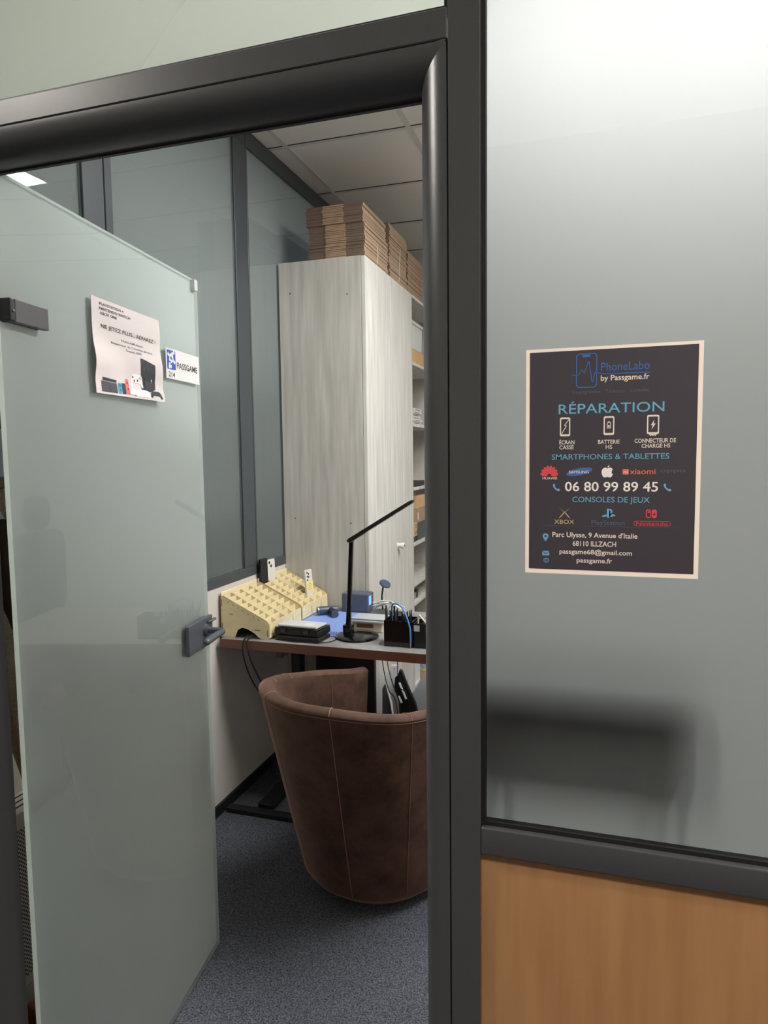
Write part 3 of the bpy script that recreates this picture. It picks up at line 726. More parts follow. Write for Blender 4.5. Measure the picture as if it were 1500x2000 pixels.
# open shelf unit beyond it
SY0, SY1 = 3.107, 3.95
sh = empty('shelf_unit', (-1.31, 3.52, 0), 'tall open shelf unit beside the pale cupboard, mostly behind the door frame', 'shelf unit')
b = B(); b.box((XW + 0.002, SY0, 0), (CX - 0.004, SY0 + 0.018, CT)); b.done('side_panel', 'shelf_inside', sh)
b = B(); b.box((XW + 0.002, SY1 - 0.018, 0), (CX - 0.004, SY1, CT)); b.done('side_panel', 'shelf_inside', sh)
b = B(); b.box((XW + 0.002, SY0 + 0.018, 0.05), (XW + 0.01, SY1 - 0.018, CT)); b.done('back_panel', 'shelf_inside', sh)
SHELF = [2.463, 2.066, 1.695, 1.305, 0.960, 0.705, 0.585, 0.06]
for z in SHELF:
    B().box((XW + 0.011, SY0 + 0.0185, z), (CX, SY1 - 0.0185, z + 0.018)).done('shelf', 'ash', sh, bevel=0.001, bseg=1)
def topz(i): return SHELF[i] + 0.0185
def item(name, a, bb, mt, label, cat, group=None, bevel=0.002):
    return tag(B().box(a, bb).done(name, mt, bevel=bevel), label, cat, group)
z = topz(1)
o = item('cardboard_box', (-1.36, 3.15, z), (-1.10, 3.45, z + 0.085), 'carton_light', 'low brown cardboard box under the milky plastic tub on the upper shelf', 'box')
e = empty('plastic_tub', (-1.23, 3.3, z + 0.086), 'milky plastic tub with lid on the upper shelf of the open unit', 'tub')
b = B().prism([(3.17, z + 0.086), (3.41, z + 0.086), (3.43, z + 0.235), (3.15, z + 0.235)], -1.34, -1.10, 'X'); b.done('body', 'translucent_box', e, bevel=0.006)
B().box((-1.345, 3.145, z + 0.2355), (-1.095, 3.435, z + 0.258)).done('lid', 'translucent_box', e, bevel=0.005)
z = topz(2)
for k in range(6):
    dy = 0.01 * math.sin(k * 2.3)
    e = tag(B().box((-1.34, 3.15 + dy, z + 0.0165 * k), (-1.10 + 0.006 * math.sin(k * 1.7), 3.38 + dy, z + 0.0165 * k + 0.016)).done('parts_box', 'paper', bevel=0.001),
        'slim white parts box in the stack on the middle shelf', 'box', 'slim white boxes stacked on the middle shelf')
    b = B(); x = -1.10 + 0.006 * math.sin(k * 1.7) + 0.0004
    b.box((x, 3.21, z + 0.0165 * k + 0.005), (x + 0.0003, 3.33, z + 0.0165 * k + 0.009)); b.done('print', 'print_grey', e)
b = B()
for z_, y_ in ((SHELF[2], 3.21), (SHELF[3], 3.20)):
    b = B(); b.box((CX + 0.0003, y_, z_ + 0.001), (CX + 0.001, y_ + 0.045, z_ + 0.017))
    tag(b.done('shelf_label', 'sticker'), 'white paper label on the edge of the %s' % ('middle shelf under the slim white boxes' if z_ > 1.5 else 'shelf above the brown cartons'), 'label')
z = topz(3)
item('flat_case', (-1.36, 3.14, z), (-1.10, 3.46, z + 0.032), 'black_matte', 'flat black case lying on the shelf above the brown cartons', 'case', bevel=0.004)
z = topz(4)
item('dark_box', (-1.30, 3.14, z), (-1.10, 3.245, z + 0.034), 'black_matte', 'small dark box on the shelf under the two small printed cartons', 'box')
for k in range(2):
    e = empty('small_carton', (-1.2, 3.2, z + 0.035 + 0.043 * k), '%s small printed carton on the dark box in the open shelf' % ('lower' if k == 0 else 'upper'), 'carton', 'two small printed cartons', rotz=0)
    zz = z + 0.0345 + 0.0425 * k
    B().box((-1.29, 3.14 + 0.004 * k, zz), (-1.098, 3.255 + 0.004 * k, zz + 0.042)).done('body', 'carton_light', e, bevel=0.002)
    b = B()
    for q in range(3): b.box((-1.0978, 3.20 + 0.003 * q, zz + 0.010 + 0.009 * q), (-1.0974, 3.24, zz + 0.014 + 0.009 * q))
    b.done('print', 'print_black', e)
item('grey_tray', (-1.34, 3.27, z), (-1.10, 3.60, z + 0.115), 'dark_grey', 'grey tray under the larger brown cartons on the shelf', 'tray')
e = item('cardboard_box', (-1.33, 3.25, z + 0.1155), (-1.095, 3.56, z + 0.205), 'carton', 'lower large brown carton with a white sticker in the open shelf', 'box')
b = B().box((-1.0948, 3.255, z + 0.135), (-1.0944, 3.28, z + 0.18)); b.done('sticker', 'sticker', e)
e = tag(B().box((-1.32, 3.26, z + 0.2055), (-1.10, 3.50, z + 0.285), T=None).done('cardboard_box', 'carton_light', bevel=0.002), 'upper brown carton leaning in the open shelf', 'box')
b = B(); b.prism([(3.27, z + 0.2855), (3.30, z + 0.2855), (3.31, z + 0.325), (3.265, z + 0.325)], -1.27, -1.12, 'X'); tag(b.done('small_carton', 'carton', bevel=0.001), 'narrow brown carton on top of the upper brown carton', 'carton')
z = topz(6)
for k, (y0, L, r, mt, nm, lb) in enumerate(((3.16, 0.09, 0.016, 'cable_white', 'adapter_plug', 'white rounded adapter on the low shelf'), (3.20, 0.13, 0.010, 'steel', 'metal_bracket', 'grey metal bracket lying on the low shelf'), (3.26, 0.10, 0.012, 'black_matte', 'black_adapter', 'black adapter lying on the low shelf'))):
    b = B(); b.box((-1.26, y0, z), (-1.11, y0 + L * 0.5, z + 0.03 + 0.012 * k)); tag(b.done(nm, mt, bevel=0.006), lb, 'electronics')
z = topz(7)
item('white_case', (-1.33, 3.15, z), (-1.10, 3.40, z + 0.40), 'white_plastic', 'white case standing on the lowest shelf of the open unit', 'case', bevel=0.006)

# ------------------------------------------------------------------ flattened cartons on the cupboard
def make_carton(x0, x1, y0, y1, z, t):
    """flat-folded carton: two flute-edged flaps and a rounded fold between them at the front edge"""
    b = B(); w_ = x1 - x0
    a, c = x0 + w_ * 0.30, x0 + w_ * 0.655
    b.box((x0, y0 + 0.004, z), (a - 0.002, y1, z + t), mats6=[0, 0, 2, 0, 2, 2])
    b.box((c + 0.002, y0 + 0.004, z), (x1, y1, z + t), mats6=[0, 0, 2, 0, 2, 0])
    pr = [(y0 + 0.003, z)] + [(y0 + t * 0.5 - t * 0.5 * math.cos(q) + 0.0, z + t * 0.5 - t * 0.5 * math.cos(PI * 0.0 + q * 2) * 1.0) for q in ()] + [(y0, z + t * 0.3), (y0, z + t * 0.7), (y0 + 0.003, z + t), (y1, z + t), (y1, z)]
    b.prism(pr, a - 0.002, c + 0.002, 'X', 1)
    return b.done('flat_carton', ['carton', 'carton_fold', 'carton_dark'])
def carton_bundle(n, x0, x1, y0, y1, zb, t, lab, grp, jit=0.004):
    proto = None
    for k in range(n):
        if proto is None:
            proto = make_carton(x0, x1, y0, y1, zb, t - 0.0006); o = proto; base = o.location.copy()
        else:
            o = proto.copy(); COL.objects.link(o)
        o.location = base + Vector((random.uniform(-jit, jit), random.uniform(-jit, jit) * 0.7, t * k))
        tag(o, lab, 'flat carton', grp)
Z0 = CT + 0.0008
carton_bundle(20, -1.372, -1.088, 2.262, 2.645, Z0, 0.0080, 'flattened brown carton in the lower bundle at the front of the cupboard top', 'lower front bundle of flat cartons')
carton_bundle(11, -1.386, -1.094, 2.255, 2.625, Z0 + 0.1608, 0.0080, 'flattened brown carton in the upper bundle at the front of the cupboard top', 'upper front bundle of flat cartons')
carton_bundle(32, -1.375, -1.088, 2.672, 3.02, Z0, 0.0088, 'flattened brown carton in the second pile back along the cupboard top', 'second pile of flat cartons')
carton_bundle(27, -1.375, -1.090, 3.045, 3.40, Z0, 0.0088, 'flattened brown carton in the third pile, above the open shelf unit', 'third pile of flat cartons')
def strap(pts, lab):
    b = B(); b.tube(pts, 0.0016, 6); return tag(b.done('bundle_string', 'cable_white', smooth=True), lab, 'string')
strap(spline([(-1.0835, 2.445, Z0 + 0.10), (-1.080, 2.447, Z0 + 0.06), (-1.081, 2.443, Z0 + 0.02), (-1.0835, 2.44, Z0 + 0.002)]), 'white string hanging down the front bundle of flat cartons')
strap(spline([(-1.083, 2.87, Z0 + 0.19), (-1.078, 2.845, Z0 + 0.13), (-1.080, 2.835, Z0 + 0.08), (-1.078, 2.838, Z0 + 0.03), (-1.0835, 2.83, Z0 + 0.002)]), 'white string hanging down the second pile of flat cartons')

# ------------------------------------------------------------------ desk
DZ = 0.765
desk = empty('desk', (-0.6, 1.9, 0), 'grey topped work desk with brown front edge and black frame', 'desk')
b = B(); b.box((-1.516, 1.5615, DZ - 0.038), (0.10, 2.24, DZ)); b.done('desktop', 'desk_top', desk, bevel=0.001, bseg=1)
b = B(); b.box((-1.5165, 1.559, DZ - 0.0385), (0.10, 1.5612, DZ - 0.0008)); b.done('edge_band', 'desk_edge', desk)
for x in (-1.36, -0.06):
    b = B(); b.box((x - 0.022, 1.96, 0.03), (x + 0.022, 2.02, DZ - 0.04)); lg = b.done('leg', 'black_metal', desk, bevel=0.002)
    b = B(); b.box((x - 0.035, 1.62, 0.0), (x + 0.035, 2.22, 0.03)); b.done('foot', 'black_metal', desk, bevel=0.003)
    b = B(); b.box((x - 0.025, 1.66, DZ - 0.068), (x + 0.025, 2.20, DZ - 0.0392)); b.done('top_bracket', 'black_metal', desk)
b = B(); b.box((-1.36, 1.965, DZ - 0.10), (-0.06, 2.015, DZ - 0.0395)); b.done('crossbar', 'black_metal', desk)
b = B(); b.box((-1.515, 1.56, 0.0), (-0.98, 1.60, 0.022)); b.done('floor_bar', 'black_metal', desk, bevel=0.002)
b = B(); b.box((-1.36, 2.205, 0.10), (-1.05, 2.235, DZ - 0.0395)); b.done('modesty_panel', 'black_metal', desk)

# phone racks
def phone_rack(y0, y1, label):
    e = empty('phone_rack', (-1.41, (y0 + y1) / 2, DZ), label, 'phone rack')
    t = 0.004; xb, xf = -1.527, -1.303
    side = [(xb, DZ), (xb, DZ + 0.172)] + [(xb + 0.010, DZ + 0.176)] + [(-1.322, DZ + 0.082), (-1.310, DZ + 0.074), (xf, DZ + 0.060), (xf, DZ), (-1.338, DZ), (-1.350, DZ + 0.006)]
    side += [(-1.372, DZ + 0.024), (-1.405, DZ + 0.040), (-1.428, DZ + 0.044), (-1.448, DZ + 0.034), (-1.458, DZ + 0.012), (-1.464, DZ)]
    for k, ys in enumerate((y0, y1 - t)):
        b = B(); b.prism(side, ys, ys + t, 'Y', 0, side_mi=1); p_ = b.done('side_panel', ['plywood', 'ply_edge'], e)
        if k == 0:
            sb = B()
            for i in range(7):
                x = -1.492 + 0.0235 * i; zt = DZ + 0.158 - 0.0118 * i * 0.98
                sb.box((x - 0.001, ys - 0.0005, zt - 0.012), (x + 0.0012, ys + 0.001, zt - 0.004))
            sb.box((xf - 0.009, ys - 0.0005, DZ + 0.012), (xf - 0.006, ys + 0.001, DZ + 0.040)); sb.box((-1.372, ys - 0.0005, DZ + 0.036), (-1.345, ys + 0.001, DZ + 0.039)); sb.box((-1.487, ys - 0.0005, DZ + 0.098), (-1.470, ys + 0.001, DZ + 0.101))
            sb.box((xb + 0.003, ys - 0.0005, DZ + 0.13), (xb + 0.006, ys + 0.001, DZ + 0.16)); sb.box((xb + 0.003, ys - 0.0005, DZ + 0.03), (xb + 0.006, ys + 0.001, DZ + 0.06))
            sb.done('slots', 'ply_edge', p_)
    b = B(); b.box((xb - 0.002, y0 + t, DZ + 0.03), (xb + 0.002, y1 - t, DZ + 0.190)); b.done('back_panel', 'plywood', e, bevel=0.0008, bseg=1)
    b = B(); b.box((xf - 0.004, y0 + t, DZ + 0.006), (xf, y1 - t, DZ + 0.066)); fp = b.done('front_panel', 'plywood', e)
    b = B()
    for q in (0.36, 0.72):
        yy = y0 + (y1 - y0) * q; b.box((xf - 0.001, yy - 0.0015, DZ + 0.018), (xf + 0.0005, yy + 0.0015, DZ + 0.050))
    b.done('slots', 'ply_edge', fp)
    # inclined tray floor and crossing dividers
    b = B(); b.prism([(xb + 0.003, DZ + 0.075), (xf - 0.005, DZ + 0.02), (xf - 0.005, DZ + 0.024), (xb + 0.003, DZ + 0.079)], y0 + t, y1 - t, 'Y'); b.done('tray_floor', 'plywood', e)
    for i in range(7):
        x = -1.499 + 0.0275 * i; zt = DZ + 0.164 - 0.0135 * i
        B().box((x - 0.0015, y0 + t, zt - 0.060), (x + 0.0015, y1 - t, zt)).done('divider', 'plywood', e)
    for q in (0.25, 0.5, 0.75):
        yy = y0 + (y1 - y0) * q
        b = B(); b.prism([(xb + 0.003, DZ + 0.10), (xf - 0.005, DZ + 0.03), (xf - 0.005, DZ + 0.066), (xb + 0.012, DZ + 0.172), (xb + 0.003, DZ + 0.172)], yy - 0.0015, yy + 0.0015, 'Y'); b.done('divider', 'plywood', e)
    return e
phone_rack(1.590, 1.917, 'light plywood phone rack at the near end of the desk')
phone_rack(1.923, 2.238, 'light plywood phone rack beside the cupboard, holding phones')

def phone(name, base, ry, rz, w_, h_, t, body, label, cams, camr):
    """a smartphone standing on end; its back faces +x before turning"""
    T = Matrix.Translation(Vector(base)) @ Matrix.Rotation(rz, 4, 'Z') @ Matrix.Rotation(ry, 4, 'Y')
    e = empty(name, base, label, 'phone', M4=T)
    b = B(); pts = rrect(-w_ / 2, 0, w_ / 2, h_, w_ * 0.13, 5)
    b.prism(pts, -t / 2, t / 2, 'X', T=T); b.done('body', body, e, bevel=0.001)
    for (y, z) in cams:
        b = B(); b.cyl(T @ Vector((t / 2, y, z)), T @ Vector((t / 2 + 0.0015, y, z)), camr, seg=16); b.done('camera_lens', 'lens', e)
    return e
phone('smartphone', (-1.5135, 1.9635, DZ + 0.083), math.radians(-1.5), math.radians(-2), 0.067, 0.196, 0.011, 'phone_black', 'thick black phone standing in the back row of the far plywood rack', [(-0.02, 0.180)], 0.004)
phone('smartphone', (-1.513, 2.040, DZ + 0.083), math.radians(-1.5), math.radians(-2), 0.070, 0.182, 0.008, 'phone_white', 'white phone with two camera lenses beside the black phone', [(-0.020, 0.168), (-0.004, 0.150)], 0.0070)
ph = phone('smartphone', (-1.3475, 2.121, DZ + 0.041), math.radians(-4), math.radians(-3), 0.068, 0.166, 0.009, 'phone_white', 'narrow white phone with a yellow note, standing near the cupboard side', [(-0.018, 0.152), (-0.018, 0.134), (-0.018, 0.116), (-0.004, 0.144), (-0.004, 0.130)], 0.0052)
T = WM[ph]
b = B(); b.box((0.0050, -0.030, 0.062), (0.0054, 0.036, 0.108), T=T); nt_ = b.done('sticky_note', 'note', fn=lambda c: c)
tag(nt_, 'yellow sticky note on the narrow white phone', 'sticky note')
b = B()
for k in range(4): b.box((0.0055, -0.020, 0.068 + 0.009 * k), (0.0057, 0.026 - 0.008 * (k % 2), 0.0694 + 0.009 * k), T=T)
b.done('handwriting', 'print_grey', nt_)

# blue mat
mat_b = empty('work_mat', (-1.17, 1.94, DZ), 'blue silicone work mat lying on the grey desk', 'work mat')
b = B(); b.prism([(-1.300, 1.705), (-1.045, 1.705), (-1.045, 2.13), (-1.300, 2.13)], DZ + 0.0004, DZ + 0.005, 'Z'); b.done('sheet', 'mat_blue', mat_b, bevel=0.0012)
b = B()
for k in range(9): b.box((-1.155 + 0.0122 * k, 1.712, DZ + 0.0051), (-1.150 + 0.0122 * k, 1.762, DZ + 0.0056))
b.done('ridges', 'mat_line', mat_b)

# cases
e = empty('flat_case', (-1.16, 1.64, DZ), 'flat black case underneath the clear-lidded case on the desk', 'case', rotz=-0.06)
b = B(); b.prism([(-1.272, 1.596), (-1.080, 1.586), (-1.070, 1.690), (-1.262, 1.700)], DZ + 0.0003, DZ + 0.019, 'Z'); b.done('body', 'black_matte', e, bevel=0.004)
e = empty('tool_case', (-1.18, 1.66, DZ + 0.0195), 'black tool case with clear lid and two clasps near the desk front', 'case')
z = DZ + 0.0195
b = B(); b.prism([(-1.292, 1.612), (-1.088, 1.600), (-1.076, 1.712), (-1.280, 1.724)], z, z + 0.026, 'Z'); b.done('tray', 'black_matte', e, bevel=0.005)
b = B(); b.prism([(-1.290, 1.614), (-1.090, 1.602), (-1.078, 1.710), (-1.278, 1.722)], z + 0.0265, z + 0.031, 'Z'); b.done('rim', 'black_gloss', e, bevel=0.0015)
lidb = B(); lidb.prism([(-1.280, 1.624), (-1.100, 1.613), (-1.088, 1.702), (-1.268, 1.713)], z + 0.0315, z + 0.042, 'Z'); ld = lidb.done('lid', 'translucent_box', e, bevel=0.004)
b = B(); b.prism([(-1.165, 1.630), (-1.125, 1.628), (-1.122, 1.670), (-1.162, 1.672)], z + 0.0422, z + 0.0426, 'Z'); b.done('label', 'sticker', ld)
for x in (-1.245, -1.140):
    y = 1.6115 - (x + 1.292) * 0.0588 - 0.0015
    b = B(); b.box((x - 0.012, y - 0.004, z + 0.012), (x + 0.012, y + 0.001, z + 0.0305)); b.done('clasp', 'black_gloss', e, bevel=0.002)

# hand tool, power station
tl = empty('hand_tool', (-1.22, 2.05, DZ + 0.005), 'slate blue handheld electric tool lying on the blue mat', 'tool')
z = DZ + 0.0265
b = B(); A = Vector((-1.268, 2.030, z)); D = Vector((0.80, 0.60, 0)).normalized()
b.cyl(A, A + D * 0.02, 0.0195, 0.0205, 24); b.cyl(A + D * 0.02, A + D * 0.095, 0.0205, 0.0165, 24); b.done('barrel', 'tool_blue', tl, smooth=True)
b = B(); b.cyl(A - D * 0.004, A + D * 0.001, 0.0205, 0.0205, 24); b.done('nozzle_ring', 'steel', tl)
b = B(); b.cyl(A - D * 0.0045, A - D * 0.0038, 0.0125, 0.0125, 20); b.done('nozzle', 'black_matte', tl)
b = B(); P0 = A + D * 0.06; E2 = Vector((0.62, -0.78, -0.08)).normalized()
b.cyl(P0, P0 + E2 * 0.070, 0.0155, 0.0165, 16); b.done('handle', 'black_matte', tl, smooth=True)
b = B(); b.cyl(P0 + E2 * 0.0702, P0 + E2 * 0.080, 0.0172, 0.0172, 16); b.done('handle_cap', 'tool_blue', tl, smooth=True)
ps = empty('power_station', (-1.12, 2.16, DZ), 'blue grey bench power unit with lit display beside the cupboard', 'power unit')
b = B(); b.box((-1.190, 2.138, DZ + 0.002), (-1.052, 2.222, DZ + 0.094)); b.done('housing', 'station', ps, bevel=0.006)
b = B(); b.box((-1.0525, 2.146, DZ + 0.040), (-1.0500, 2.176, DZ + 0.083)); b.done('display', 'display', ps)
for dz in (0.078, 0.060, 0.045):
    b = B(); b.cyl((-1.0525, 2.196, DZ + dz), (-1.0485, 2.196, DZ + dz), 0.0045, seg=14); b.done('button', 'red_led', ps)

# desk lamp
lamp = empty('desk_lamp', (-0.967, 1.735, DZ), 'slim black desk lamp with a long tilted arm', 'desk lamp')
b = B(); b.lathe([(0, DZ + 0.0004), (0.088, DZ + 0.0004), (0.092, DZ + 0.003), (0.090, DZ + 0.008), (0.078, DZ + 0.013), (0.03, DZ + 0.017), (0, DZ + 0.018)], (-0.963, 1.727), 56)
b.done('base', 'black_gloss', lamp, smooth=True)
b = B(); b.prism(rrect(-1.022, 1.706, -0.982, 1.750, 0.009), DZ + 0.012, DZ + 0.052, 'Z'); b.done('socket', 'black_gloss', lamp, bevel=0.003)
b = B()
pr = rrect(-0.0105, -0.009, 0.0105, 0.009, 0.005)
n = len(pr); a = [b.bm.verts.new((-1.002 + x, 1.728 + y, DZ + 0.045)) for x, y in pr]; c = [b.bm.verts.new((-0.982 + x * 0.85, 1.728 + y * 0.85, DZ + 0.412)) for x, y in pr]
b.face(a[::-1]); b.face(c)
for i in range(n): b.face([a[i], a[(i + 1) % n], c[(i + 1) % n], c[i]])
b.done('stem', 'black_gloss', lamp)
b = B(); b.cyl((-0.982, 1.716, DZ + 0.410), (-0.982, 1.740, DZ + 0.410), 0.0085, seg=18); b.done('hinge', 'steel', lamp)
h0 = Vector((-0.996, 1.728, DZ + 0.406)); h1 = Vector((-0.716, 1.735, DZ + 0.578)); ax = (h1 - h0).normalized(); up = Vector((0, 1, 0)).cross(ax) * -1
if up.z < 0: up = -up
sd = ax.cross(up)
b = B(); L = (h1 - h0).length
prof = [(0, -0.005), (0.012, -0.009), (L - 0.012, -0.007), (L, -0.003), (L, 0.003), (L - 0.014, 0.006), (0.012, 0.008), (0, 0.005)]
A = [b.bm.verts.new(h0 + ax * s + up * u + sd * 0.018) for s, u in prof]; C = [b.bm.verts.new(h0 + ax * s + up * u - sd * 0.018) for s, u in prof]
b.face(A); b.face(C[::-1])
for i in range(len(prof)): b.face([A[i], C[i], C[(i + 1) % len(prof)], A[(i + 1) % len(prof)]])
arm = b.done('arm', 'black_matte', lamp, bevel=0.0015)
b = B(); q = [h0 + ax * s - up * 0.0085 + sd * d for s, d in ((0.05, 0.013), (L - 0.02, 0.013), (L - 0.02, -0.013), (0.05, -0.013))]
v = [b.bm.verts.new(p) for p in q] + [b.bm.verts.new(p + up * 0.003) for p in q]
for f in ((0, 1, 2, 3), (7, 6, 5, 4), (0, 4, 5, 1), (1, 5, 6, 2), (2, 6, 7, 3), (3, 7, 4, 0)): b.face([v[i] for i in f])
b.done('light_strip', 'translucent_box', arm)

# clear organiser on cream box
b = B(); b.box((-1.018, 1.812, DZ + 0.0005), (-0.880, 1.905, DZ + 0.040)); cb = b.done('cream_box', 'cream_box', bevel=0.003)
tag(cb, 'cream box with brown window behind the lamp base', 'box')
b = B(); b.box((-0.995, 1.8112, DZ + 0.020), (-0.920, 1.8125, DZ + 0.036)); b.done('window', 'brown_box', cb)
e = empty('parts_organiser', (-0.95, 1.86, DZ + 0.041), 'clear grey lidded parts organiser on the cream box', 'organiser')
b = B(); b.box((-1.022, 1.806, DZ + 0.0408), (-0.868, 1.910, DZ + 0.052)); b.done('tray', 'translucent_box', e, bevel=0.003)
b = B(); b.box((-1.020, 1.808, DZ + 0.0524), (-0.870, 1.908, DZ + 0.060)); b.done('lid', 'grey_bag', e, bevel=0.003)
b = B(); b.box((-0.865, 1.83, DZ + 0.0006), (-0.845, 1.93, DZ + 0.034)); tag(b.done('cream_box', 'cream_box', bevel=0.002), 'narrow cream box between the cream box and the black tool holder', 'box')

# dark notebooks, white cables
for k, lb in enumerate(('lower dark slab of the two behind the clear organiser', 'upper dark slab of the two behind the clear organiser')):
    b = B(); b.prism([(-1.020 + 0.006 * k, 2.02), (-0.86, 1.985), (-0.845, 2.09), (-1.005, 2.13)], DZ + 0.0006 + 0.016 * k, DZ + 0.0155 + 0.016 * k, 'Z'); tag(b.done('dark_tablet', 'dark_grey' if k else 'black_matte', bevel=0.002), lb, 'tablet')
wc = B()
for k in range(6):
    o_ = 0.008 * k
    wc.tube(spline([(-1.035, 2.165 - 0.006 * (k % 2), DZ + 0.012 + o_), (-0.99, 2.140 + 0.01 * (k % 3), DZ + 0.052 + o_ * 0.35 - 0.012 * (k % 2)), (-0.94, 2.135, DZ + 0.058 + o_ * 0.25), (-0.89, 2.125 - 0.012 * k, DZ + 0.052 + o_ * 0.2), (-0.862, 2.085 - 0.012 * k, DZ + 0.040 + 0.004 * k)], 6), 0.0036, 8)
tag(wc.done('cable_bundle', 'cable_white', smooth=True), 'bundle of white cables beside the bench power unit', 'cable')
b = B(); b.tube(spline([(-0.892, 1.95, DZ + 0.004), (-0.897, 1.948, DZ + 0.05), (-0.888, 1.945, DZ + 0.082), (-0.868, 1.94, DZ + 0.095), (-0.85, 1.93, DZ + 0.06), (-0.842, 1.925, DZ + 0.004)], 8), 0.0032, 8)
tag(b.done('cable_loop', 'cable_white', smooth=True), 'single white cable arching up behind the clear organiser', 'cable')

# gooseneck magnifier
e = empty('gooseneck_light', (-0.915, 2.16, DZ), 'small round headed gooseneck light in front of the cupboard doors', 'light')
gx, gy = -1.00, 2.203
b = B(); b.lathe([(0, DZ + 0.0005), (0.03, DZ + 0.0005), (0.03, DZ + 0.008), (0.006, DZ + 0.014), (0, DZ + 0.014)], (gx, gy), 24); b.done('base', 'black_matte', e, smooth=True)
b = B(); b.tube(spline([(gx, gy, DZ + 0.010), (gx - 0.004, gy, DZ + 0.07), (gx + 0.002, gy, DZ + 0.115), (gx + 0.008, gy, DZ + 0.132)], 6), 0.0042, 10); b.done('neck', 'black_matte', e, smooth=True)
T = Matrix.Translation((gx + 0.013, gy, DZ + 0.137)) @ Matrix.Rotation(math.radians(28), 4, 'Y') @ Matrix.Rotation(math.radians(16), 4, 'X')
b = B(); b.lathe([(0, -0.006), (0.022, -0.006), (0.0285, -0.003), (0.0285, 0.004), (0.025, 0.007), (0, 0.008)], (0, 0), 32, T=T); b.done('head', 'tool_blue', e, smooth=True)

# pen and tool holder
hold = empty('tool_holder', (-0.75, 1.66, DZ), 'black open box crowded with black tweezers on the desk', 'tool holder')
x0, x1, y0, y1, hh = -0.813, -0.694, 1.627, 1.715, 0.105
def open_box(x0, x1, y0, y1, z0, h, mt, e):
    b = B(); t = 0.003
    b.box((x0, y0, z0), (x1, y1, z0 + t)); b.done('bottom', mt, e)
    b = B(); b.box((x0, y0, z0 + t), (x1, y0 + t, z0 + h)); b.box((x0, y1 - t, z0 + t), (x1, y1, z0 + h)); b.box((x0, y0 + t, z0 + t), (x0 + t, y1 - t, z0 + h)); b.box((x1 - t, y0 + t, z0 + t), (x1, y1 - t, z0 + h))
    b.done('walls', mt, e)
open_box(x0, x1, y0, y1, DZ + 0.0005, hh, 'black_gloss', hold)
e2 = empty('parts_bin', (-0.66, 1.66, DZ), 'black open bin of small boards right beside the tweezers box', 'bin')
open_box(-0.690, -0.570, 1.630, 1.715, DZ + 0.0005, 0.098, 'black_matte', e2)
b = B(); b.box((-0.690, 1.6288, DZ + 0.068), (-0.667, 1.6297, DZ + 0.092)); b.done('label', 'paper', e2)
grp = 'tweezers and picks in the black box'
for k in range(13):
    x = -0.806 + 0.0086 * k; y = 1.634 + 0.010 * (k % 3); lean = 0.006 * math.sin(k * 1.9); top = DZ + 0.128 + 0.022 * abs(math.sin(k * 2.7 + 0.5)) + (0.026 if k == 0 else 0)
    b = B()
    for sg in (-1, 1):
        b.tube([(x, y, DZ + 0.004 + 0.0005), (x + sg * 0.0022 + lean * .4, y, DZ + 0.05), (x + sg * 0.0026 + lean * .8, y, DZ + 0.09), (x + lean, y, top)], [0.0007, 0.0016, 0.0019, 0.0021], 6)
    tag(b.done('tweezers', 'black_metal' if k != 4 else 'steel', smooth=True), 'black tweezers standing points-down among others in the black box' if k != 4 else 'bright steel tweezers standing among the black ones', 'tweezers', grp if k != 4 else None)
for k, (x, y, lx, col, lb) in enumerate(((-0.8035, 1.69, -0.020, 'steel', 'grey pen leaning out at the back corner of the tweezers box'), (-0.785, 1.695, -0.004, 'black_matte', 'thick black marker standing at the back of the tweezers box'), (-0.755, 1.698, 0.005, 'cable_white', 'white stick standing at the back of the tweezers box'))):
    b = B(); b.cyl((x, y, DZ + 0.0045), (x + lx, y, DZ + 0.150), 0.0042, seg=12); tag(b.done('pen', col), lb, 'pen')
b = B(); b.tube(spline([(-0.785, 1.66, DZ + 0.06), (-0.787, 1.655, DZ + 0.155), (-0.765, 1.645, DZ + 0.170), (-0.735, 1.632, DZ + 0.155), (-0.713, 1.620, DZ + 0.115), (-0.702, 1.617, DZ + 0.075), (-0.701, 1.6185, DZ + 0.02)], 8), 0.0034, 10); bt = b.done('blue_tube', 'cable_blue', smooth=True)
tag(bt, 'blue flexible tube arching over the black tweezers box', 'tube')
b = B(); b.cyl((-0.701, 1.6185, DZ + 0.0215), (-0.701, 1.6185, DZ + 0.001), 0.0036, 0.002, seg=10); b.done('tip', 'steel', bt)
b = B(); b.tube(spline([(-0.688 + 0.008, 1.65, DZ + 0.006), (-0.676, 1.65, DZ + 0.12), (-0.665, 1.652, DZ + 0.118), (-0.650, 1.655, DZ + 0.10)], 6), 0.0034, 8); tag(b.done('cable_end', 'cable_white', smooth=True), 'white cable end in the black bin of boards', 'cable')
T = Matrix.Translation((-0.668, 1.664, DZ + 0.075)) @ Matrix.Rotation(0.5, 4, 'Y')
b = B(); b.box((-0.006, -0.001, -0.02), (0.006, 0.001, 0.045), T=T); tag(b.done('circuit_board', 'green_board', bevel=0.0008), 'small green circuit board in the black bin', 'circuit board')
b = B(); b.box((-0.654, 1.66, DZ + 0.045), (-0.632, 1.675, DZ + 0.112)); tag(b.done('parts_card', 'cream_box', bevel=0.001), 'cream card standing in the black bin of boards', 'card')

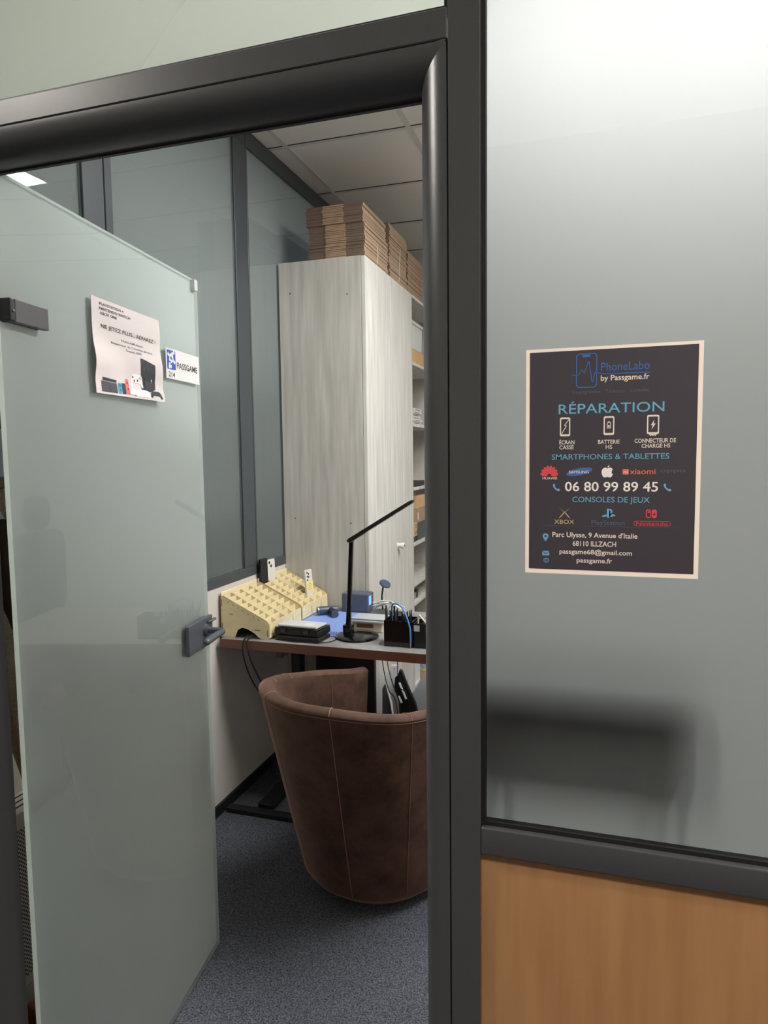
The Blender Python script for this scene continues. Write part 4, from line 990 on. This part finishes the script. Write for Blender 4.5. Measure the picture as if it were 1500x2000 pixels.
# cables over the desk edge
for k, off in enumerate((0.0, 0.014)):
    b = B(); b.tube(spline([(-1.36 + off, 1.66, DZ + 0.004), (-1.385 + off, 1.60, DZ + 0.012), (-1.400 + off * 1.2, 1.556, DZ + 0.006), (-1.405 + off * 2, 1.549, DZ - 0.06), (-1.385 + off * 3, 1.60, DZ - 0.20), (-1.33 + off * 2, 1.72, 0.38), (-1.29 + off, 1.84, 0.10), (-1.27 + off, 1.90, 0.006)], 10), 0.0034, 8)
    tag(b.done('power_cable', 'cable_black', smooth=True), 'black cable hanging over the desk edge, %s of the pair' % ('outer' if k == 0 else 'inner'), 'cable')
b = B(); b.box((-1.335, 1.70, DZ - 0.11), (-1.30, 1.80, DZ - 0.0695)); tag(b.done('power_adapter', 'dark_grey', bevel=0.003), 'dark power adapter fixed under the left of the desk', 'adapter')
b = B(); b.tube(spline([(-1.03, 1.655, DZ + 0.003), (-1.06, 1.60, DZ + 0.004), (-1.18, 1.582, DZ + 0.003), (-1.28, 1.60, DZ + 0.003)], 8), 0.0018, 6); tag(b.done('lamp_cable', 'cable_black', smooth=True), 'thin black lamp cable lying along the desk front', 'cable')

# things below the desk on the right
b = B(); b.prism([(-1.010, 0.0), (-0.900, 0.0), (-0.985, 0.220), (-0.995, 0.362), (-1.004, 0.420), (-1.036, 0.418), (-1.074, 0.332), (-1.056, 0.302), (-1.032, 0.217)], 2.45, 2.462, 'Y')
wp = b.done('white_board', 'white_plastic', bevel=0.001)
tag(wp, 'white plastic board standing below the desk line in front of the cupboard doors', 'board')
b = B(); b.cyl((-1.018, 2.4485, 0.402), (-1.018, 2.4508, 0.402), 0.006, seg=16); b.done('hanging_hole', 'grey_bag', wp)
b = B(); b.prism([(-1.080, 0.0), (-1.012, 0.0), (-1.040, 0.209), (-1.063, 0.300), (-1.070, 0.318), (-1.082, 0.290)], 2.433, 2.448, 'Y'); tag(b.done('dark_board', 'dark_grey', bevel=0.003), 'dark grey board standing before the lower corner of the white board', 'board')
st = empty('strap_bag', (-0.92, 2.42, 0), 'black strapped bag hanging at the white board under the desk', 'bag')
b = B(); b.prism([(-0.975, 0.0), (-0.84, 0.0), (-0.896, 0.243), (-0.928, 0.311), (-0.966, 0.405), (-0.978, 0.414), (-0.988, 0.382), (-1.004, 0.368), (-1.008, 0.318), (-0.985, 0.235)], 2.405, 2.43, 'Y'); b.done('pouch', 'black_matte', st, bevel=0.004)
for k, (a, c) in enumerate((((-0.978, 2.400, 0.345), (-0.942, 2.398, 0.263)), ((-0.982, 2.400, 0.273), (-0.966, 2.398, 0.240)))):
    b = B(); b.tube(spline([a, tuple((a[i] * .5 + c[i] * .5) for i in range(3)), c], 6), 0.006, 8); b.done('strap', 'white_plastic', st, smooth=True)
for k, pts in enumerate(([(-0.912, 1.93, DZ - 0.0395), (-0.895, 1.94, 0.58), (-0.872, 1.95, 0.48), (-0.842, 1.955, 0.38), (-0.80, 1.96, 0.006)], [(-0.93, 1.925, DZ - 0.0395), (-0.915, 1.935, 0.57), (-0.893, 1.94, 0.47), (-0.857, 1.945, 0.39), (-0.83, 1.95, 0.006)], [(-0.848, 1.93, DZ - 0.0395), (-0.847, 1.93, 0.55), (-0.842, 1.935, 0.49), (-0.80, 1.94, 0.42), (-0.75, 1.945, 0.006)])):
    b = B(); b.tube(spline(pts, 8), 0.0022, 6); tag(b.done('thin_cable', 'cable_black', smooth=True), ('dark cable dropping from the desk in front of the white board', 'dark cable nearest the chair arm, left of the white board top', 'dark cable hanging right of the black strapped bag')[k], 'cable')
b = B(); b.prism([(-0.930, 0.0), (-0.60, 0.0), (-0.60, 0.46), (-0.82, 0.46), (-0.866, 0.372), (-0.930, 0.263)], 2.48, 2.51, 'Y'); tag(b.done('grey_sleeve', 'grey_bag', bevel=0.004), 'pale grey sleeve standing at the door frame, right of the black strapped bag', 'sleeve')
b = B(); b.box((-0.908, 2.56, 0.0), (-0.80, 2.58, 0.415)); b_ = b.done('picture_box', 'carton_light'); tag(b_, 'cream box with a blue picture strip below the desk near the door frame', 'box')
b = B(); b.box((-0.906, 2.5592, 0.365), (-0.802, 2.5598, 0.412)); b.done('picture', 'picture_blue', b_)

# ------------------------------------------------------------------ tub chair
chair = empty('tub_chair', (-0.76, 1.32, 0), 'brown suede tub chair with tan stitching in front of the desk', 'chair')
phi = math.radians(60); f2 = Vector((math.cos(phi), math.sin(phi), 0)); l2 = Vector((-math.sin(phi), math.cos(phi), 0))
CT2 = Vector((-0.786, 1.165, 0)); CB = Vector((-0.7635, 1.370, 0)); RT, RB, AL, TH = 0.305, 0.262, 0.30, 0.052
NS = 64
def outline(t, off):
    """t 0..1 from the far arm round the back to the near arm; off inward offset at the top"""
    arc_len = PI * RT; tot = 2 * AL + arc_len; s = t * tot; R_ = RT - off
    if s < AL: return CT2 + f2 * (AL - s) + l2 * R_
    if s > AL + arc_len: return CT2 + f2 * (s - AL - arc_len) - l2 * R_
    a = (s - AL) / arc_len * PI
    return CT2 + l2 * R_ * math.cos(a) - f2 * R_ * math.sin(a)
def outline_b(t, off):
    a = math.radians(66) + t * math.radians(228) ; R_ = RB - off
    return CB + f2 * R_ * math.cos(a) + l2 * R_ * math.sin(a)
def rim_z(t):
    u = t if t < 0.5 else 1 - t
    return 0.694 + 0.034 * smoothstep(0.0, 0.16, u) + 0.060 * smoothstep(0.10, 0.42, u)
def shell_pt(t, h, off):
    z = 0.004 + (rim_z(t) - 0.004) * h; k = h ** 0.95
    p = outline_b(t, off + 0.045 * (1 - smoothstep(0, 0.10, h)) ** 2).lerp(outline(t, off), k); return Vector((p.x, p.y, z))
b = B(); rows = []
for i in range(NS + 1):
    t = i / NS; row = []
    for h in (0, 0.02, 0.045, 0.08, 0.15, 0.3, 0.45, 0.6, 0.75, 0.88, 0.965): row.append(shell_pt(t, h, 0))
    zr = rim_z(t)
    oo, ii = shell_pt(t, 1, 0), shell_pt(t, 1, TH)
    for a in (0.15, 0.45, 0.8, 1.15, 1.55, 2.0, 2.45, 2.9):
        q = oo.lerp(ii, (1 - math.cos(a)) / 2); q.z = zr - 0.020 + 0.020 * math.sin(a) ** 0.7; row.append(q)
    for h in (0.93, 0.85, 0.74, 0.62):
        row.append(shell_pt(t, h, TH))
    rows.append([b.bm.verts.new(p) for p in row])
nr = len(rows[0])
for i in range(NS):
    for k in range(nr - 1): b.face([rows[i][k], rows[i + 1][k], rows[i + 1][k + 1], rows[i][k + 1]])
    b.face([rows[i][nr - 1], rows[i + 1][nr - 1], rows[i + 1][0], rows[i][0]])
b.face(rows[0]); b.face(rows[-1][::-1])
b.done('shell', 'suede', chair, smooth=True)
b = B(); prof = []
for i in range(40):
    a = 2 * PI * i / 40; prof.append(a)
rings = []
for z, r_, k in ((0.005, RB - 0.07, 0.0), (0.03, RB - 0.04, 0.0), (0.2, RB - 0.035, 0.25), (0.34, RB - 0.025, 0.45), (0.37, RB - 0.03, 0.47), (0.375, RB - 0.06, 0.47)):
    c_ = CB.lerp(CT2 + f2 * 0.08, k * 0.6)
    rings.append([b.bm.verts.new((c_.x + (r_) * math.cos(a), c_.y + (r_) * math.sin(a), z)) for a in prof])
for A, C in zip(rings, rings[1:]):
    for i in range(40): b.face([A[i], A[(i + 1) % 40], C[(i + 1) % 40], C[i]])
b.face(rings[0][::-1]); b.face(rings[-1]); b.done('seat_base', 'suede', chair, smooth=True)
b = B(); rings = []
c_ = CB.lerp(CT2 + f2 * 0.08, 0.3)
for z, r_ in ((0.376, 0.19), (0.385, 0.225), (0.42, 0.235), (0.452, 0.225), (0.468, 0.18), (0.474, 0.08)):
    rings.append([b.bm.verts.new((c_.x + r_ * math.cos(a), c_.y + r_ * math.sin(a), z)) for a in prof])
for A, C in zip(rings, rings[1:]):
    for i in range(40): b.face([A[i], A[(i + 1) % 40], C[(i + 1) % 40], C[i]])
b.face(rings[0][::-1]); b.face(rings[-1]); b.done('seat', 'suede', chair, smooth=True)
b = B(); b.lathe([(0, 0.0), (RB - 0.055, 0.0), (RB - 0.055, 0.0039), (0, 0.0039)], (CB.x, CB.y), 40); b.done('plinth', 'black_matte', chair)
def seam(pts):
    b = B(); b.tube(pts, 0.0013, 6); b.done('stitching', 'thread', chair, smooth=True)
seam([shell_pt(i / NS, 0.968, -0.0008) for i in range(NS + 1)])
for t in (0.245, 0.335, 0.455, 0.63, 0.80):
    seam([shell_pt(t, h / 12, -0.0008) for h in range(0, 12)] + [shell_pt(t, 0.968, -0.0008)])
    zr = rim_z(t); oo, ii = shell_pt(t, 1, 0), shell_pt(t, 1, TH); row = []
    for a in (0.15, 0.45, 0.8, 1.15, 1.55, 2.0, 2.45, 2.9):
        q = oo.lerp(ii, (1 - math.cos(a)) / 2); q.z = zr - 0.0195 + 0.0205 * math.sin(a) ** 0.7; row.append(q)
    seam(row)
for t in (0.12,):
    seam([shell_pt(t, h, TH + 0.0008) for h in (0.96, 0.90, 0.82, 0.72, 0.64)])

# ------------------------------------------------------------------ left of the door: convector, coat, wooden box
cv = empty('convector_heater', (-1.49, 0.55, 0), 'white convector heater with perforated front behind the glass door', 'heater')
b = B(); b.box((XW + 0.001, 0.18, 0.12), (-1.447, 0.95, 0.600)); b.done('housing', 'radiator', cv, bevel=0.003)
b = B(); b.box((-1.4468, 0.20, 0.15), (-1.444, 0.93, 0.555)); b.done('perforated_front', 'perforated', cv)
b = B(); b.prism([(-1.4465, 0.02), (-1.41, 0.0), (XW + 0.001, 0.0), (XW + 0.001, 0.119), (-1.4465, 0.119)], 0.18, 0.95, 'Y'); b.done('plinth', 'shelf_inside', cv)
b = B()
for x in (-1.525, -1.502, -1.479): b.box((x, 0.20, 0.5995), (x + 0.006, 0.93, 0.6008))
b.done('vent_slots', 'black_matte', cv)
rk = empty('coat_rack', (-1.30, 0.30, 0), 'brown wooden coat stand mostly behind the door frame', 'coat stand')
b = B(); b.cyl((-1.33, 0.24, 0.028), (-1.33, 0.24, 1.80), 0.02, seg=18); b.done('post', 'wood_brown', rk, smooth=True)
b = B(); b.cyl((-1.33, 0.24, 0.0), (-1.33, 0.24, 0.0278), 0.07, seg=32); b.done('base', 'wood_brown', rk)
A = Vector((-1.33, 0.255, 1.60)); C_ = Vector((-1.36, 0.47, 1.70))
T = Matrix.Translation(A) @ (C_ - A).to_track_quat('X', 'Z').to_matrix().to_4x4()
b = B(); b.box((0.005, -0.012, -0.030), ((C_ - A).length, 0.012, 0.030), T=T); b.done('arm', 'wood_brown', rk, bevel=0.004)
b = B(); b.tube([(-1.335, 0.262, 1.47), (-1.355, 0.33, 1.472), (-1.372, 0.392, 1.478)], [0.016, 0.015, 0.013], 12); b.done('arm', 'wood_brown', rk, smooth=True)
# coat: a hanging shell with folds, lining inside
coat = empty('fleece_coat', (-1.38, 0.44, 1.40), 'beige fleece coat hanging from the wooden stand behind the glass door', 'coat')
b = B(); rows = []
for j in range(25):
    v = j / 24; z = 1.455 - 0.83 * v
    if j == 0: hw, dp = 0.045, 0.014
    else:
        hw = 0.035 + 0.050 * smoothstep(0, .35, v) - 0.015 * smoothstep(.5, .9, v); dp = 0.018 + 0.022 * smoothstep(0, 0.3, v)
    cy_ = 0.380 + 0.045 * smoothstep(0.0, 0.12, v) + 0.012 * math.sin(v * 7) + 0.03 * smoothstep(.55, 1, v)
    row = []
    for k in range(28):
        a = 2 * PI * k / 28; fold = 1 + 0.16 * math.sin(3 * a + v * 4) + 0.07 * math.sin(7 * a - v * 3)
        row.append(b.bm.verts.new((-1.375 + dp * math.cos(a) * fold, cy_ + hw * math.sin(a) * fold, z + 0.006 * math.sin(5 * a))))
    rows.append(row)
for A, C in zip(rows, rows[1:]):
    for k in range(28): b.face([A[k], A[(k + 1) % 28], C[(k + 1) % 28], C[k]])
b.face(rows[0]); b.face(rows[-1][::-1]); b.done('fleece', 'fleece', coat, smooth=True)
b = B(); b.tube([(-1.375, 0.375, 1.452), (-1.372, 0.378, 1.462)], 0.004, 8); b.done('hanging_loop', 'coat_dark', coat)
b = B(); rows = []
for j in range(13):
    v = j / 12; z = 1.385 - 0.27 * v; row = []
    for k in range(16):
        a = 2 * PI * k / 16; row.append(b.bm.verts.new((-1.372 + 0.020 * math.cos(a), 0.350 + 0.015 * v + (0.034 * (1 - 0.75 * v * v)) * math.sin(a), z)))
    rows.append(row)
for A, C in zip(rows, rows[1:]):
    for k in range(16): b.face([A[k], A[(k + 1) % 16], C[(k + 1) % 16], C[k]])
b.face(rows[0]); b.face(rows[-1][::-1]); b.done('lining', 'coat_dark', coat, smooth=True)
b = B(); b.prism([(-1.405, 0.37), (-1.22, 0.33), (-1.20, 0.43), (-1.385, 0.47)], 0.0, 0.115, 'Z'); tag(b.done('wooden_box', 'wood_floorbox', bevel=0.004), 'low brown wooden box on the floor behind the glass door', 'box')

# unseen dark office chair, invented to give the glass door its dark reflection
oc = empty('added_office_chair', (0.34, 2.95, 0), 'invented black high backed office chair, added for the dark reflection in the glass door', 'chair')
ox, oy = 0.34, 2.95
b = B(); b.prism(rrect(ox - 0.25, oy - 0.25, ox + 0.25, oy + 0.25, 0.09), 0.44, 0.52, 'Z'); b.done('seat', 'black_matte', oc, bevel=0.02)
b = B(); b.prism(rrect(oy - 0.27, 0.54, oy + 0.27, 1.08, 0.10), ox + 0.19, ox + 0.26, 'X'); b.done('backrest', 'black_matte', oc, bevel=0.02)
b = B(); b.prism(rrect(oy - 0.13, 1.09, oy + 0.13, 1.30, 0.09), ox + 0.20, ox + 0.26, 'X'); b.done('headrest', 'black_matte', oc, bevel=0.02)
b = B(); b.cyl((ox, oy, 0.10), (ox, oy, 0.4395), 0.03); b.done('column', 'black_metal', oc)
for k in range(5):
    a = 2 * PI * k / 5; cx_, sy_ = math.cos(a), math.sin(a)
    b = B(); b.tube([(ox + cx_ * 0.032, oy + sy_ * 0.032, 0.11), (ox + cx_ * 0.30, oy + sy_ * 0.30, 0.075)], [0.024, 0.016], 10); lg = b.done('leg', 'black_metal', oc, smooth=True)
    b = B(); b.cyl((ox + cx_ * 0.30 - sy_ * 0.02, oy + sy_ * 0.30 + cx_ * 0.02, 0.03), (ox + cx_ * 0.30 + sy_ * 0.02, oy + sy_ * 0.30 - cx_ * 0.02, 0.03), 0.03, seg=18); b.done('caster', 'black_matte', lg)

bx = empty('added_shade_rail', (-0.01, 0.05, 1.0), 'invented black rail on the inner sill, added to shade the low frosted glass', 'rail')  # invented rail, shaped to shade a dark band onto the pane
b = B(); b.prism(rrect(0.055, 1.140, 0.090, 1.262, 0.016), -0.150, 0.135, 'X'); b.done('bar', 'black_matte', bx, smooth=True)
for x in (-0.12, 0.10):
    b = B(); b.box((x - 0.006, 0.066, 1.0003), (x + 0.006, 0.078, 1.1395)); b.done('foot', 'black_metal', bx)
